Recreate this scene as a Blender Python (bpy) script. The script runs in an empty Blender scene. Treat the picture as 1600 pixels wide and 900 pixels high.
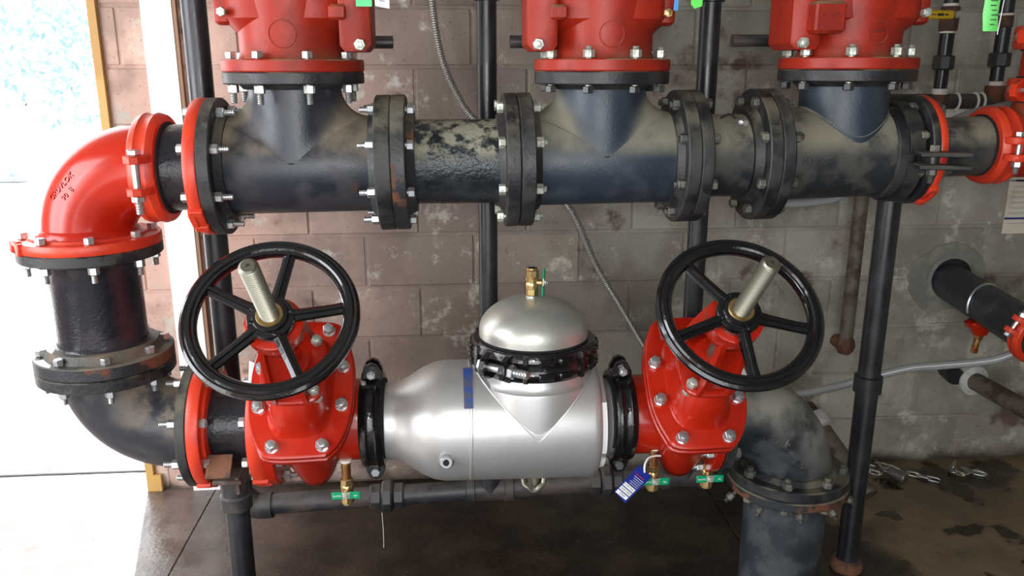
import bpy, bmesh, math, random
from mathutils import Vector, Matrix
from mathutils import noise as mnoise
sc = bpy.context.scene
COL = sc.collection
V = Vector; PI = math.pi; R_ = math.radians

# ------------------------------------------------------------------ camera
cd = bpy.data.cameras.new('camera'); cam = bpy.data.objects.new('camera', cd); COL.objects.link(cam)
cd.sensor_width = 36.0; cd.lens = 1280.0/1600.0*36.0; cd.clip_start = 0.05; cd.clip_end = 300
cam.location = (0, 0, 1.62)
cam.rotation_euler = (R_(90-15), 0, R_(-4.4))
sc.camera = cam

# ------------------------------------------------------------------ world, sun, lights, exposure
SKY = 5.0
w = bpy.data.worlds.new('sky'); sc.world = w; w.use_nodes = True
wn = w.node_tree; bg = wn.nodes['Background']
bg.inputs['Color'].default_value = (0.93, 0.97, 1.0, 1); bg.inputs['Strength'].default_value = SKY
sd = bpy.data.lights.new('sun', 'SUN'); sun = bpy.data.objects.new('sun', sd); COL.objects.link(sun)
sd.energy = 12.0; sd.angle = R_(1.0); sd.color = (1.0, 0.96, 0.9)
SD = V((0.25, -0.97, -0.72))                      # travel direction of the sunlight, in through the doorway
sun.rotation_euler = SD.to_track_quat('-Z', 'Y').to_euler()
def area(name, loc, target, size, sizey, energy, color):
    ld = bpy.data.lights.new(name, 'AREA'); ld.shape = 'RECTANGLE'; ld.size = size; ld.size_y = sizey
    ld.energy = energy; ld.color = color
    o = bpy.data.objects.new(name, ld); COL.objects.link(o); o.location = loc
    o.rotation_euler = (V(target)-V(loc)).to_track_quat('-Z', 'Y').to_euler(); return o
area('flash_lamp', (0.02, -0.02, 1.70), (0.25, 2.1, 0.75), 0.09, 0.09, 9.5, (1.0, 0.97, 0.92))
area('left_fill_lamp', (-2.6, 1.2, 1.7), (-0.9, 2.6, 1.1), 1.4, 1.8, 75.0, (0.9, 0.95, 1.0))  # added fill lamp standing inside the room, brightens the left wall and elbow
sc.view_settings.view_transform = 'Standard'; sc.view_settings.look = 'None'
sc.view_settings.exposure = 0.0; sc.view_settings.gamma = 1.0
sc.view_settings.use_curve_mapping = False

# ------------------------------------------------------------------ materials
def mat(name, c1, c2=None, nscale=6.0, lo=0.45, hi=0.6, rough=0.5, rough2=None, metal=0.0, bump=0.0, bscale=120.0,
        dust=None, damt=0.0, dscale=5.0, dlo=0.35, dhi=0.6, coat=0.0, c3=None, n3=14.0, lo3=0.6, hi3=0.68, rnd=0.0,
        spec=0.5, coords='Object', aniso=None, uplo=0.15, uphi=0.75, hole=None):
    m = bpy.data.materials.new(name); m.use_nodes = True
    nt = m.node_tree; N = nt.nodes; L = nt.links; b = N['Principled BSDF']
    tc = N.new('ShaderNodeTexCoord')
    if coords == 'World':
        g = N.new('ShaderNodeNewGeometry'); co = g.outputs['Position']
    else: co = tc.outputs['Object']
    def noise(s, det=5, ro=0.6):
        n = N.new('ShaderNodeTexNoise'); n.inputs['Scale'].default_value = s; n.inputs['Detail'].default_value = det
        n.inputs['Roughness'].default_value = ro; L.new(co, n.inputs['Vector']); return n.outputs['Fac']
    def mr(src, a, c):
        r = N.new('ShaderNodeMapRange'); r.interpolation_type = 'SMOOTHSTEP'
        r.inputs['From Min'].default_value = a; r.inputs['From Max'].default_value = c; L.new(src, r.inputs['Value']); return r.outputs['Result']
    def mix(f, a, c):
        x = N.new('ShaderNodeMix'); x.data_type = 'RGBA'
        if hasattr(f, 'links'): L.new(f, x.inputs[0])
        else: x.inputs[0].default_value = f
        for s, i in ((a, 6), (c, 7)):
            if hasattr(s, 'links'): L.new(s, x.inputs[i])
            else: x.inputs[i].default_value = (*s, 1)
        return x.outputs[2]
    def mixf(f, a, c):
        x = N.new('ShaderNodeMix'); x.data_type = 'FLOAT'; L.new(f, x.inputs[0])
        for s, i in ((a, 2), (c, 3)):
            if hasattr(s, 'links'): L.new(s, x.inputs[i])
            else: x.inputs[i].default_value = s
        return x.outputs[0]
    def mul(a, c):
        x = N.new('ShaderNodeMath'); x.operation = 'MULTIPLY'; L.new(a, x.inputs[0])
        if hasattr(c, 'links'): L.new(c, x.inputs[1])
        else: x.inputs[1].default_value = c
        return x.outputs[0]
    col = None; rr = rough
    if c2 is not None:
        f = mr(noise(nscale), lo, hi); col = mix(f, c1, c2)
        if rough2 is not None: rr = mixf(f, rough, rough2)
    if c3 is not None:
        f3 = mr(noise(n3), lo3, hi3); col = mix(f3, col if col is not None else c1, c3)
    if dust is not None:
        ge = N.new('ShaderNodeNewGeometry'); sp = N.new('ShaderNodeSeparateXYZ'); L.new(ge.outputs['Normal'], sp.inputs[0])
        f = mul(mul(mr(sp.outputs['Z'], uplo, uphi), mr(noise(dscale), dlo, dhi)), damt)
        col = mix(f, col if col is not None else c1, dust)
        rr = mixf(f, rr, 0.9)
    if rnd:
        oi = N.new('ShaderNodeObjectInfo'); x = N.new('ShaderNodeMapRange'); L.new(oi.outputs['Random'], x.inputs['Value'])
        x.inputs['To Min'].default_value = 1-rnd; x.inputs['To Max'].default_value = 1+rnd
        h = N.new('ShaderNodeHueSaturation'); L.new(x.outputs['Result'], h.inputs['Value'])
        if col is not None: L.new(col, h.inputs['Color'])
        else: h.inputs['Color'].default_value = (*c1, 1)
        col = h.outputs['Color']
    if col is not None: L.new(col, b.inputs['Base Color'])
    else: b.inputs['Base Color'].default_value = (*c1, 1)
    if hasattr(rr, 'links'): L.new(rr, b.inputs['Roughness'])
    else: b.inputs['Roughness'].default_value = rr
    b.inputs['Metallic'].default_value = metal; b.inputs['Coat Weight'].default_value = coat; b.inputs['Coat Roughness'].default_value = 0.08
    b.inputs['Specular IOR Level'].default_value = spec
    if bump:
        bp = N.new('ShaderNodeBump'); bp.inputs['Strength'].default_value = bump; bp.inputs['Distance'].default_value = 0.004
        L.new(noise(bscale, 3), bp.inputs['Height']); L.new(bp.outputs[0], b.inputs['Normal'])
    return m
DUST = (0.30, 0.265, 0.19)
M = {}
M['black'] = mat('black_pipe_paint', (0.012,0.016,0.024), (0.03,0.038,0.05), 9, rough=0.33, rough2=0.5, bump=0.25, bscale=150, dust=DUST, damt=0.8, dscale=7, dlo=.42, dhi=.6, uplo=.1, uphi=.7)
M['tee1'] = mat('tee_paint_brown_dust', (0.014,0.018,0.028), (0.035,0.036,0.045), 7, rough=0.36, rough2=0.5, bump=0.15, bscale=190, dust=(0.24,0.19,0.13), damt=0.85, dscale=4.5, dlo=.36, dhi=.6, c3=(0.10,0.05,0.02), n3=6, lo3=.6, hi3=.72, uplo=.02, uphi=.5)
M['tee2'] = mat('tee_paint_blue_grey', (0.02,0.032,0.05), (0.035,0.048,0.066), 9, rough=0.4, rough2=0.5, bump=0.2, bscale=160, dust=(0.27,0.25,0.185), damt=0.9, dscale=3.5, dlo=.25, dhi=.55, uplo=.02, uphi=.45)
M['tee3'] = mat('tee_paint_khaki_dust', (0.018,0.022,0.026), (0.05,0.05,0.045), 12, rough=0.4, rough2=0.6, bump=0.2, bscale=160, dust=(0.24,0.22,0.16), damt=0.9, dscale=8, dlo=.3, dhi=.55, uplo=-.05, uphi=.45)
M['spool'] = mat('spool_paint_peeling', (0.01,0.014,0.018), (0.02,0.025,0.03), 15, rough=0.25, rough2=0.4, bump=0.7, bscale=110, dust=(0.27,0.26,0.19), damt=0.95, dscale=26, dlo=.42, dhi=.56, uplo=.05, uphi=.4)
M['left'] = mat('black_paint_orange_peel', (0.012,0.013,0.018), (0.025,0.02,0.026), 8, rough=0.22, rough2=0.33, bump=0.35, bscale=110)
M['elbow_black'] = mat('black_elbow_paint', (0.02,0.024,0.032), (0.05,0.05,0.05), 7, rough=0.33, rough2=0.55, bump=0.15, dust=(0.24,0.18,0.13), damt=0.85, dscale=9, dlo=.4, dhi=.6, uplo=-.2, uphi=.6)
M['elbow_dusty'] = mat('dusty_elbow_paint', (0.018,0.022,0.028), (0.045,0.05,0.055), 14, rough=0.35, rough2=0.6, bump=0.2, dust=(0.26,0.25,0.21), damt=0.9, dscale=7, dlo=.28, dhi=.58, uplo=-.1, uphi=.55)
M['riser'] = mat('scuffed_black_riser', (0.02,0.025,0.032), (0.045,0.052,0.06), 10, rough=0.4, rough2=0.55, bump=0.3, bscale=90, c3=(0.22,0.23,0.22), n3=55, lo3=.66, hi3=.74)
M['post'] = mat('black_post_paint', (0.012,0.013,0.016), (0.022,0.024,0.028), 6, rough=0.28, rough2=0.4, bump=0.1)
M['drain'] = mat('dusty_drain_pipe', (0.02,0.022,0.026), (0.06,0.045,0.04), 6, rough=0.4, rough2=0.6, bump=0.2, dust=(0.13,0.11,0.10), damt=0.7, dscale=9)
M['flange_k'] = mat('black_flange_iron', (0.010,0.011,0.014), (0.03,0.03,0.028), 14, rough=0.42, rough2=0.6, bump=0.3, bscale=120, dust=(0.14,0.125,0.085), damt=0.75, dscale=11, dlo=.42, dhi=.62, uplo=.0, uphi=.8)
M['flange_rust'] = mat('rust_streaked_flange', (0.014,0.017,0.02), (0.13,0.045,0.02), 8, lo=.54, hi=.62, rough=0.45, rough2=0.8, bump=0.4, dust=(0.18,0.165,0.12), damt=0.7, dscale=9)
M['rust'] = mat('rust', (0.16,0.065,0.03), (0.07,0.04,0.03), 18, rough=0.8, bump=0.6, bscale=150)
M['rustpipe'] = mat('dull_brown_pipe', (0.12,0.10,0.08), (0.06,0.035,0.025), 12, rough=0.55, rough2=.7, bump=0.3)
M['red'] = mat('glossy_red_paint', (0.42,0.016,0.004), (0.36,0.013,0.004), 5, rough=0.24, bump=0.06, bscale=60, coat=0.15, spec=0.4)
M['redvalve'] = mat('dusty_red_casting', (0.33,0.020,0.007), (0.24,0.017,0.008), 6, rough=0.4, rough2=.5, bump=0.15, bscale=90, coat=0.0, spec=0.3, dust=(0.22,0.15,0.08), damt=0.9, dscale=10, dlo=.35, dhi=.6, uplo=.0, uphi=.7, c3=(0.42,0.12,0.07), n3=9, lo3=.66, hi3=.75)
M['orange'] = mat('orange_red_enamel', (0.62,0.045,0.014), (0.5,0.03,0.012), 7, rough=0.35, rough2=.45, bump=0.1, c3=(0.3,0.12,0.06), n3=20, lo3=.68, hi3=.76)
M['wheel'] = mat('black_wheel_enamel', (0.005,0.005,0.006), rough=0.14, bump=0.22, bscale=45, coat=0.5)
M['blackgloss'] = mat('black_coupling_gloss', (0.006,0.006,0.007), rough=0.16, bump=0.4, bscale=70, coat=0.5)
M['zinc'] = mat('zinc_plated_bolt', (0.62,0.66,0.70), (0.5,0.5,0.46), 60, rough=0.28, rough2=.4, metal=0.9)
M['oldbolt'] = mat('dull_painted_bolt', (0.07,0.07,0.065), (0.17,0.16,0.13), 40, rough=0.45, rough2=.65, metal=0.3)
M['blackbolt'] = mat('black_painted_bolt', (0.015,0.018,0.02), (0.05,0.05,0.045), 40, rough=0.35)
M['palebolt'] = mat('pale_zinc_nut', (0.52,0.55,0.48), (0.3,0.31,0.26), 45, rough=0.4, rough2=.55, metal=0.55)
M['steel'] = mat('satin_stainless', (0.66,0.66,0.65), (0.60,0.60,0.59), 5, rough=0.36, rough2=.42, metal=0.7, bump=0.03, bscale=240)
M['dome'] = mat('dull_stainless_dome', (0.60,0.60,0.55), (0.50,0.51,0.45), 6, rough=0.36, rough2=.46, metal=0.7, bump=0.03, bscale=240)
M['stem'] = mat('threaded_stainless', (0.27,0.26,0.21), rough=0.4, metal=0.95)
M['brass'] = mat('yellow_brass', (0.62,0.44,0.20), (0.5,0.34,0.14), 30, rough=0.28, metal=0.9)
M['copper'] = mat('copper_brown_nipple', (0.34,0.14,0.05), (0.45,0.27,0.1), 30, rough=0.3, metal=0.8)
M['ptfe'] = mat('white_thread_tape', (0.75,0.72,0.66), rough=0.6)
M['green'] = mat('green_vinyl', (0.0,0.28,0.12), rough=0.35)
M['white'] = mat('white_print', (0.85,0.85,0.85), rough=0.5)
M['paper'] = mat('cream_paper', (0.62,0.58,0.47), (0.5,0.42,0.3), 5, lo=.5, hi=.7, rough=0.7)
M['paperwhite'] = mat('white_card', (0.8,0.8,0.78), rough=0.6)
M['print'] = mat('grey_print', (0.25,0.25,0.25), rough=0.7)
M['ink'] = mat('black_ink', (0.02,0.015,0.015), rough=0.6)
M['blueink'] = mat('navy_print', (0.01,0.02,0.16), rough=0.6)
M['bluetag'] = mat('blue_card', (0.006,0.02,0.22), rough=0.35)
M['redprint'] = mat('red_print', (0.5,0.02,0.02), rough=0.5)
M['limetag'] = mat('lime_card', (0.12,0.75,0.10), (0.2,0.8,0.2), 6, rough=0.4)
M['greentag'] = mat('green_card', (0.06,0.55,0.2), rough=0.4)
M['lightblue'] = mat('light_blue_card', (0.05,0.28,0.7), rough=0.4)
M['yellow'] = mat('yellow_vinyl', (0.62,0.40,0.01), rough=0.4)
M['pvc'] = mat('grey_conduit', (0.30,0.31,0.31), rough=0.45)
M['whitepipe'] = mat('white_collar', (0.55,0.55,0.52), (0.42,0.42,0.39), 20, rough=0.6)
M['flex'] = mat('galvanised_flex', (0.42,0.42,0.40), rough=0.35, metal=0.85)
M['strip'] = mat('blue_sticker', (0.03,0.08,0.3), (0.10,0.10,0.14), 30, rough=0.4)
M['galv'] = mat('galvanised_chain', (0.46,0.47,0.42), (0.3,0.31,0.27), 60, rough=0.35, metal=0.85)
M['lock'] = mat('laminated_padlock', (0.22,0.2,0.2), rough=0.35, metal=0.8)
M['hole'] = mat('dark_void', (0.01,0.01,0.01), rough=0.9)
M['patch'] = mat('damp_mortar_patch', (0.17,0.165,0.14), (0.22,0.215,0.18), 14, rough=0.85, bump=0.5)
M['wood'] = mat('yellow_pine', (0.55,0.33,0.10), (0.45,0.25,0.07), 3, rough=0.6)
M['woodbrown'] = mat('brown_board_edge', (0.30,0.17,0.10), rough=0.7)
M['whiteboard'] = mat('white_painted_board', (0.86,0.85,0.83), rough=0.5)
M['ceiling'] = mat('grey_ceiling', (0.22,0.21,0.19), rough=0.9)
M['gravel'] = mat('pale_gravel', (0.62,0.62,0.6), (0.5,0.52,0.5), 20, rough=0.9)
M['leaf'] = mat('pale_leaves', (0.16,0.26,0.28), (0.30,0.40,0.42), 3, rough=0.6)
M['trunk'] = mat('pale_trunk', (0.35,0.38,0.4), rough=0.9)
M['steelpost'] = mat('galvanised_post', (0.25,0.3,0.36), rough=0.5, metal=0.3)

# ---- masonry: block grey, greenish to the right, pink bounce light painted in at the doorway end, damp stains
def masonry():
    m = bpy.data.materials.new('concrete_block'); m.use_nodes = True
    nt = m.node_tree; N = nt.nodes; L = nt.links; b = N['Principled BSDF']
    g = N.new('ShaderNodeNewGeometry'); pos = g.outputs['Position']
    def noise(s, det=6, ro=0.6):
        n = N.new('ShaderNodeTexNoise'); n.inputs['Scale'].default_value = s; n.inputs['Detail'].default_value = det
        n.inputs['Roughness'].default_value = ro; L.new(pos, n.inputs['Vector']); return n.outputs['Fac']
    def mr(src, a, c, t0=0.0, t1=1.0):
        r = N.new('ShaderNodeMapRange'); r.interpolation_type = 'SMOOTHSTEP'
        for k, v in (('From Min', a), ('From Max', c), ('To Min', t0), ('To Max', t1)): r.inputs[k].default_value = v
        L.new(src, r.inputs['Value']); return r.outputs['Result']
    def mix(f, a, c, mode='MIX'):
        x = N.new('ShaderNodeMix'); x.data_type = 'RGBA'; x.blend_type = mode
        if hasattr(f, 'links'): L.new(f, x.inputs[0])
        else: x.inputs[0].default_value = f
        for s, i in ((a, 6), (c, 7)):
            if hasattr(s, 'links'): L.new(s, x.inputs[i])
            else: x.inputs[i].default_value = (*s, 1)
        return x.outputs[2]
    sp = N.new('ShaderNodeSeparateXYZ'); L.new(pos, sp.inputs[0])
    def addn(src, n, k):
        a = N.new('ShaderNodeMath'); a.operation = 'MULTIPLY_ADD'; L.new(n, a.inputs[0]); a.inputs[1].default_value = k; L.new(src, a.inputs[2]); return a.outputs[0]
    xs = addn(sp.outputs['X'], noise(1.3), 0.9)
    base = mix(mr(xs, -0.6, 0.45), (0.60,0.39,0.32), (0.235,0.185,0.155))  # left end tinted and lightened for light bounced off the red elbow
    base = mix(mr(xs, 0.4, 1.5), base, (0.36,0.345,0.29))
    base = mix(mr(noise(3.1), 0.42, 0.62), base, mix(0.55, base, (0.16,0.12,0.095)))      # damp clouds
    base = mix(mr(noise(7.3, 8, .7), 0.55, 0.66), base, (0.47,0.44,0.38))                   # pale efflorescence
    base = mix(mr(noise(4.4, 5, .6), 0.60, 0.70), base, (0.13,0.085,0.065))                 # brown water marks
    base = mix(mr(noise(110, 2, .5), 0.66, 0.74), base, mix(0.5, base, (0.05,0.045,0.04)))  # pits
    base = mix(mr(addn(sp.outputs['Z'], noise(5), 0.16), 0.085, 0.14), (0.07,0.052,0.038), base)   # rising damp at the foot
    oi = N.new('ShaderNodeObjectInfo'); h = N.new('ShaderNodeHueSaturation'); L.new(mr(oi.outputs['Random'], 0, 1, 0.86, 1.12), h.inputs['Value']); L.new(base, h.inputs['Color'])
    L.new(h.outputs[0], b.inputs['Base Color']); b.inputs['Roughness'].default_value = 0.88
    bp = N.new('ShaderNodeBump'); bp.inputs['Strength'].default_value = 0.5; bp.inputs['Distance'].default_value = 0.003
    L.new(noise(140, 4), bp.inputs['Height']); L.new(bp.outputs[0], b.inputs['Normal'])
    return m
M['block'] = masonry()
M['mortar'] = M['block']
def floormat():
    m = bpy.data.materials.new('wet_concrete_floor'); m.use_nodes = True
    nt = m.node_tree; N = nt.nodes; L = nt.links; b = N['Principled BSDF']
    g = N.new('ShaderNodeNewGeometry'); pos = g.outputs['Position']
    def noise(s, det=6, ro=0.6):
        n = N.new('ShaderNodeTexNoise'); n.inputs['Scale'].default_value = s; n.inputs['Detail'].default_value = det
        n.inputs['Roughness'].default_value = ro; L.new(pos, n.inputs['Vector']); return n.outputs['Fac']
    def mr(src, a, c, t0=0.0, t1=1.0):
        r = N.new('ShaderNodeMapRange'); r.interpolation_type = 'SMOOTHSTEP'
        for k, v in (('From Min', a), ('From Max', c), ('To Min', t0), ('To Max', t1)): r.inputs[k].default_value = v
        L.new(src, r.inputs['Value']); return r.outputs['Result']
    def mix(f, a, c):
        x = N.new('ShaderNodeMix'); x.data_type = 'RGBA'
        if hasattr(f, 'links'): L.new(f, x.inputs[0])
        else: x.inputs[0].default_value = f
        for s, i in ((a, 6), (c, 7)):
            if hasattr(s, 'links'): L.new(s, x.inputs[i])
            else: x.inputs[i].default_value = (*s, 1)
        return x.outputs[2]
    def math_(op, a, c, d=None):
        x = N.new('ShaderNodeMath'); x.operation = op
        for i, s in enumerate((a, c, d)):
            if s is None: continue
            if hasattr(s, 'links'): L.new(s, x.inputs[i])
            else: x.inputs[i].default_value = s
        return x.outputs[0]
    sp = N.new('ShaderNodeSeparateXYZ'); L.new(pos, sp.inputs[0])
    x = math_('MULTIPLY_ADD', noise(2.3), 1.3, sp.outputs['X'])
    wet = mr(x, 1.95, 2.25, 1.0, 0.0)                         # the floor dries out to the right
    pud = mr(noise(3.3, 4, .55), 0.545, 0.575)
    wetr = math_('MAXIMUM', wet, math_('MULTIPLY', pud, 0.9))
    dry = mix(mr(noise(3.5), .4, .65), (0.20,0.14,0.075), (0.13,0.095,0.055))
    wetc = mix(mr(noise(4.2), .42, .62), (0.012,0.007,0.004), (0.034,0.023,0.014))
    left = mr(math_('MULTIPLY_ADD', noise(6), .25, sp.outputs['X']), -0.95, -0.3, 1.0, 0.0)
    wetc = mix(left, wetc, mix(mr(noise(5), .4, .6), (0.10,0.075,0.065), (0.16,0.125,0.11)))
    c = mix(wetr, dry, wetc)
    c = mix(mr(noise(160, 2), 0.69, 0.72), c, (0.3,0.27,0.22))
    L.new(c, b.inputs['Base Color'])
    r = math_('MULTIPLY_ADD', mr(noise(9), .35, .65), 0.22, mr(wetr, 0, 1, 0.62, 0.14)); L.new(r, b.inputs['Roughness'])
    b.inputs['Specular IOR Level'].default_value = 0.6
    bp = N.new('ShaderNodeBump'); bp.inputs['Strength'].default_value = 0.35; bp.inputs['Distance'].default_value = 0.004
    L.new(noise(60, 4), bp.inputs['Height']); L.new(bp.outputs[0], b.inputs['Normal'])
    return m
M['floor'] = floormat()
M['outslab'] = mat('pale_outdoor_concrete', (0.6,0.6,0.6), (0.5,0.5,0.5), 6, rough=0.5)

# ------------------------------------------------------------------ mesh helpers
def frame(o, z, x=None):
    z = V(z).normalized()
    if x is None: x = V((1,0,0)) if abs(z.x) < 0.9 else V((0,1,0))
    x = V(x); x = (x - z*x.dot(z)).normalized(); y = z.cross(x)
    m = Matrix.Identity(4)
    for i in range(3): m[i][0] = x[i]; m[i][1] = y[i]; m[i][2] = z[i]; m[i][3] = V(o)[i]
    return m
class B:
    def __init__(s): s.v = []; s.f = []
    def grid(s, rings, closed_u=True, cap=(True, True), flip=False):
        n = len(rings[0]); o = len(s.v)
        for r in rings: s.v += [V(p) for p in r]
        for i in range(len(rings)-1):
            for j in range(n if closed_u else n-1):
                a = o+i*n+j; b_ = o+i*n+(j+1)%n; s.f.append((a, b_, b_+n, a+n))
        if cap[0]: s.f.append(tuple(o+j for j in reversed(range(n))))
        if cap[1]: s.f.append(tuple(o+(len(rings)-1)*n+j for j in range(n)))
        return s
    def lathe(s, prof, fr, seg=40, cap=(True, True)):
        rings = []
        for r, z in prof:
            rings.append([fr @ V((max(r,1e-5)*math.cos(2*PI*k/seg), max(r,1e-5)*math.sin(2*PI*k/seg), z)) for k in range(seg)])
        return s.grid(rings, cap=cap)
    def ring(s, prof, fr, seg=48):      # closed profile (r,z) revolved
        rings = [[fr @ V((r*math.cos(2*PI*k/seg), r*math.sin(2*PI*k/seg), z)) for r, z in prof] for k in range(seg+1)]
        return s.grid(rings, cap=(False, False))
    def cyl(s, p0, p1, r, seg=28, bev=0.0, r2=None):
        p0 = V(p0); p1 = V(p1); L = (p1-p0).length; r2 = r if r2 is None else r2; fr = frame(p0, p1-p0)
        pf = [(r,0),(r2,L)] if not bev else [(r-bev,0),(r,bev),(r2,L-bev),(r2-bev,L)]
        return s.lathe(pf, fr, seg)
    def tubeh(s, p0, p1, r, ri, seg=28):
        p0 = V(p0); p1 = V(p1); L = (p1-p0).length
        return s.ring([(ri,0),(r,0),(r,L),(ri,L)], frame(p0, p1-p0), seg)
    def box(s, c, size, fr=None, bev=0.0):
        fr = fr or Matrix.Identity(4); c = V(c); hx, hy, hz = [q/2 for q in size]
        if not bev:
            rings = [[fr @ (c+V((x*hx, y*hy, z*hz))) for x, y in ((-1,-1),(1,-1),(1,1),(-1,1))] for z in (-1, 1)]
        else:
            e = bev; rings = []
            for z, k in ((-hz, e), (-hz+e, 0), (hz-e, 0), (hz, e)):
                X = hx-k; Y_ = hy-k; q = e*0.6 if k == 0 else e*0.3
                pts = [(-X+q,-Y_),(X-q,-Y_),(X,-Y_+q),(X,Y_-q),(X-q,Y_),(-X+q,Y_),(-X,Y_-q),(-X,-Y_+q)]
                rings.append([fr @ (c+V((x, y, z))) for x, y in pts])
        return s.grid(rings)
    def hex(s, fr, r, z0, z1, n=6, ph=0.0, bev=None):
        bev = min(0.12*r, (z1-z0)*0.3) if bev is None else bev
        rings = []
        for z, rr in ((z0, r-bev), (z0+bev, r), (z1-bev, r), (z1, r-bev)):
            rings.append([fr @ V((rr*math.cos(2*PI*k/n+ph), rr*math.sin(2*PI*k/n+ph), z)) for k in range(n)])
        return s.grid(rings)
    def prism(s, pts, fr, z0, z1, bev=0.0):
        n = len(pts); cx = sum(p[0] for p in pts)/n; cy = sum(p[1] for p in pts)/n
        def rg(z, k): return [fr @ V((cx+(p[0]-cx)*(1-k), cy+(p[1]-cy)*(1-k), z)) for p in pts]
        if bev: ex = max(abs(p[0]-cx) for p in pts); k = bev/ex; return s.grid([rg(z0,k), rg(z0+bev,0), rg(z1-bev,0), rg(z1,k)])
        return s.grid([rg(z0,0), rg(z1,0)])
    def loft(s, secs, fr, seg=40, n=2.6):   # secs: (z, a, b, cx, cy) superellipse sections
        rings = []
        for q in secs:
            z, a, b_ = q[:3]; cx = q[3] if len(q) > 3 else 0; cy = q[4] if len(q) > 4 else 0; e = q[5] if len(q) > 5 else n
            r = []
            for k in range(seg):
                t = 2*PI*k/seg; c, s_ = math.cos(t), math.sin(t)
                r.append(fr @ V((cx+a*math.copysign(abs(c)**(2/e), c), cy+b_*math.copysign(abs(s_)**(2/e), s_), z)))
            rings.append(r)
        return s.grid(rings)
    def tube(s, path, rad, seg=16, sub=1, cap=(True, True)):
        path = [V(p) for p in path]
        if sub > 1: path = catmull(path, sub)
        n = len(path); rad = rad if callable(rad) else (lambda t, r=rad: r)
        t0 = (path[1]-path[0]).normalized(); x = V((0,0,1)) if abs(t0.z) < 0.9 else V((1,0,0))
        x = (x-t0*x.dot(t0)).normalized(); rings = []
        for i, p in enumerate(path):
            t = (path[min(i+1,n-1)]-path[max(i-1,0)]).normalized(); x = (x-t*x.dot(t)).normalized(); y = t.cross(x)
            r = rad(i/(n-1)); rings.append([p+(x*math.cos(2*PI*k/seg)+y*math.sin(2*PI*k/seg))*r for k in range(seg)])
        return s.grid(rings, cap=cap)
    def mesh(s, name, o=V((0,0,0)), smooth=35):
        me = bpy.data.meshes.new(name); me.from_pydata([tuple(p-o) for p in s.v], [], s.f); me.update()
        bm = bmesh.new(); bm.from_mesh(me); bmesh.ops.recalc_face_normals(bm, faces=bm.faces); bm.to_mesh(me); bm.free()
        if smooth:
            me.polygons.foreach_set('use_smooth', [True]*len(me.polygons)); me.set_sharp_from_angle(angle=R_(smooth))
        return me
    def obj(s, name, m, parent=None, smooth=35, kind=None, label=None):
        o_ = V(parent.location) if parent is not None and parent.type == 'EMPTY' else (parent_origin(parent) if parent else V((0,0,0)))
        me = s.mesh(name, o_, smooth); me.materials.append(M[m] if isinstance(m, str) else m)
        o = bpy.data.objects.new(name, me); COL.objects.link(o)
        if parent: o.parent = parent
        if kind: o['kind'] = kind
        if label: o['label'] = label
        return o
def parent_origin(p):
    o = V((0,0,0))
    while p is not None: o += V(p.location); p = p.parent
    return o
def catmull(P, sub):
    out = []
    for i in range(len(P)-1):
        a = P[max(i-1,0)]; b = P[i]; c = P[i+1]; d = P[min(i+2,len(P)-1)]
        for k in range(sub):
            t = k/sub; out.append(0.5*((2*b)+(c-a)*t+(2*a-5*b+4*c-d)*t*t+(-a+3*b-3*c+d)*t**3))
    out.append(P[-1]); return out
def arc(c, u, v, r, a0, a1, n=16):
    c = V(c); u = V(u); v = V(v)
    return [c+(u*math.cos(a0+(a1-a0)*k/n)+v*math.sin(a0+(a1-a0)*k/n))*r for k in range(n+1)]
def tag(o, label=None, cat=None, group=None, kind=None):
    if label: o['label'] = label
    if cat: o['category'] = cat
    if group: o['group'] = group
    if kind: o['kind'] = kind
    return o
def thing(name, loc, label, cat, group=None):
    o = bpy.data.objects.new(name, None); COL.objects.link(o); o.location = loc; o.empty_display_size = 0.05
    return tag(o, label, cat, group)
def place(me, name, fr, parent, m=None, label=None):
    o = bpy.data.objects.new(name, me); COL.objects.link(o); o.parent = parent
    o.matrix_local = Matrix.Translation(-parent_origin(parent)) @ fr
    if label: o['label'] = label
    return o
X_ = V((1,0,0)); Y_ = V((0,1,0)); Z_ = V((0,0,1))
YP = 2.15
def zh(x): return 1.386+0.014*x
def zl(x): return 0.668-0.012*x
_bolts = {}
def boltmesh(m, L, stub, r=0.0125, h=0.017):
    r = r*1.13
    k = (m, round(L,4), round(stub,4), r)
    if k not in _bolts:
        b = B(); I = Matrix.Identity(4)
        b.hex(I, r, -L/2-h, -L/2); b.hex(I, r, L/2, L/2+h*1.15, ph=0.4)
        b.cyl((0,0,-L/2), (0,0,L/2), r*0.55, 10)
        n = 5; pf = []
        for i in range(n*2+1): pf.append((r*(0.60 if i%2 else 0.52), L/2+h*1.1+stub*i/(2*n)))
        b.lathe(pf, I, 12)
        me = b.mesh('bolt', smooth=30); mm = m.split('|'); me.materials.append(M[mm[0]])
        if len(mm) > 1:
            me.materials.append(M[mm[1]])
            for p in me.polygons:
                if p.center.z < -L/2+0.001: p.material_index = 1
        _bolts[k] = me
    return _bolts[k]
def boltring(T, c, axis, bc, L, m, n=8, ph=PI/8, stub=0.02, xr=None, r=0.0125, only=None):
    fr0 = frame(c, axis, xr)
    for k in range(n):
        if only is not None and k not in only: continue
        a = 2*PI*k/n+ph; p = fr0 @ V((bc*math.cos(a), bc*math.sin(a), 0))
        fr = frame(p, axis, fr0.to_3x3() @ V((math.cos(a*1.0+k*1.3), math.sin(a+k*1.3), 0)))
        place(boltmesh(m, L, stub, r), 'bolt', fr, T)
RF = 0.172; RB = 0.149
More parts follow.
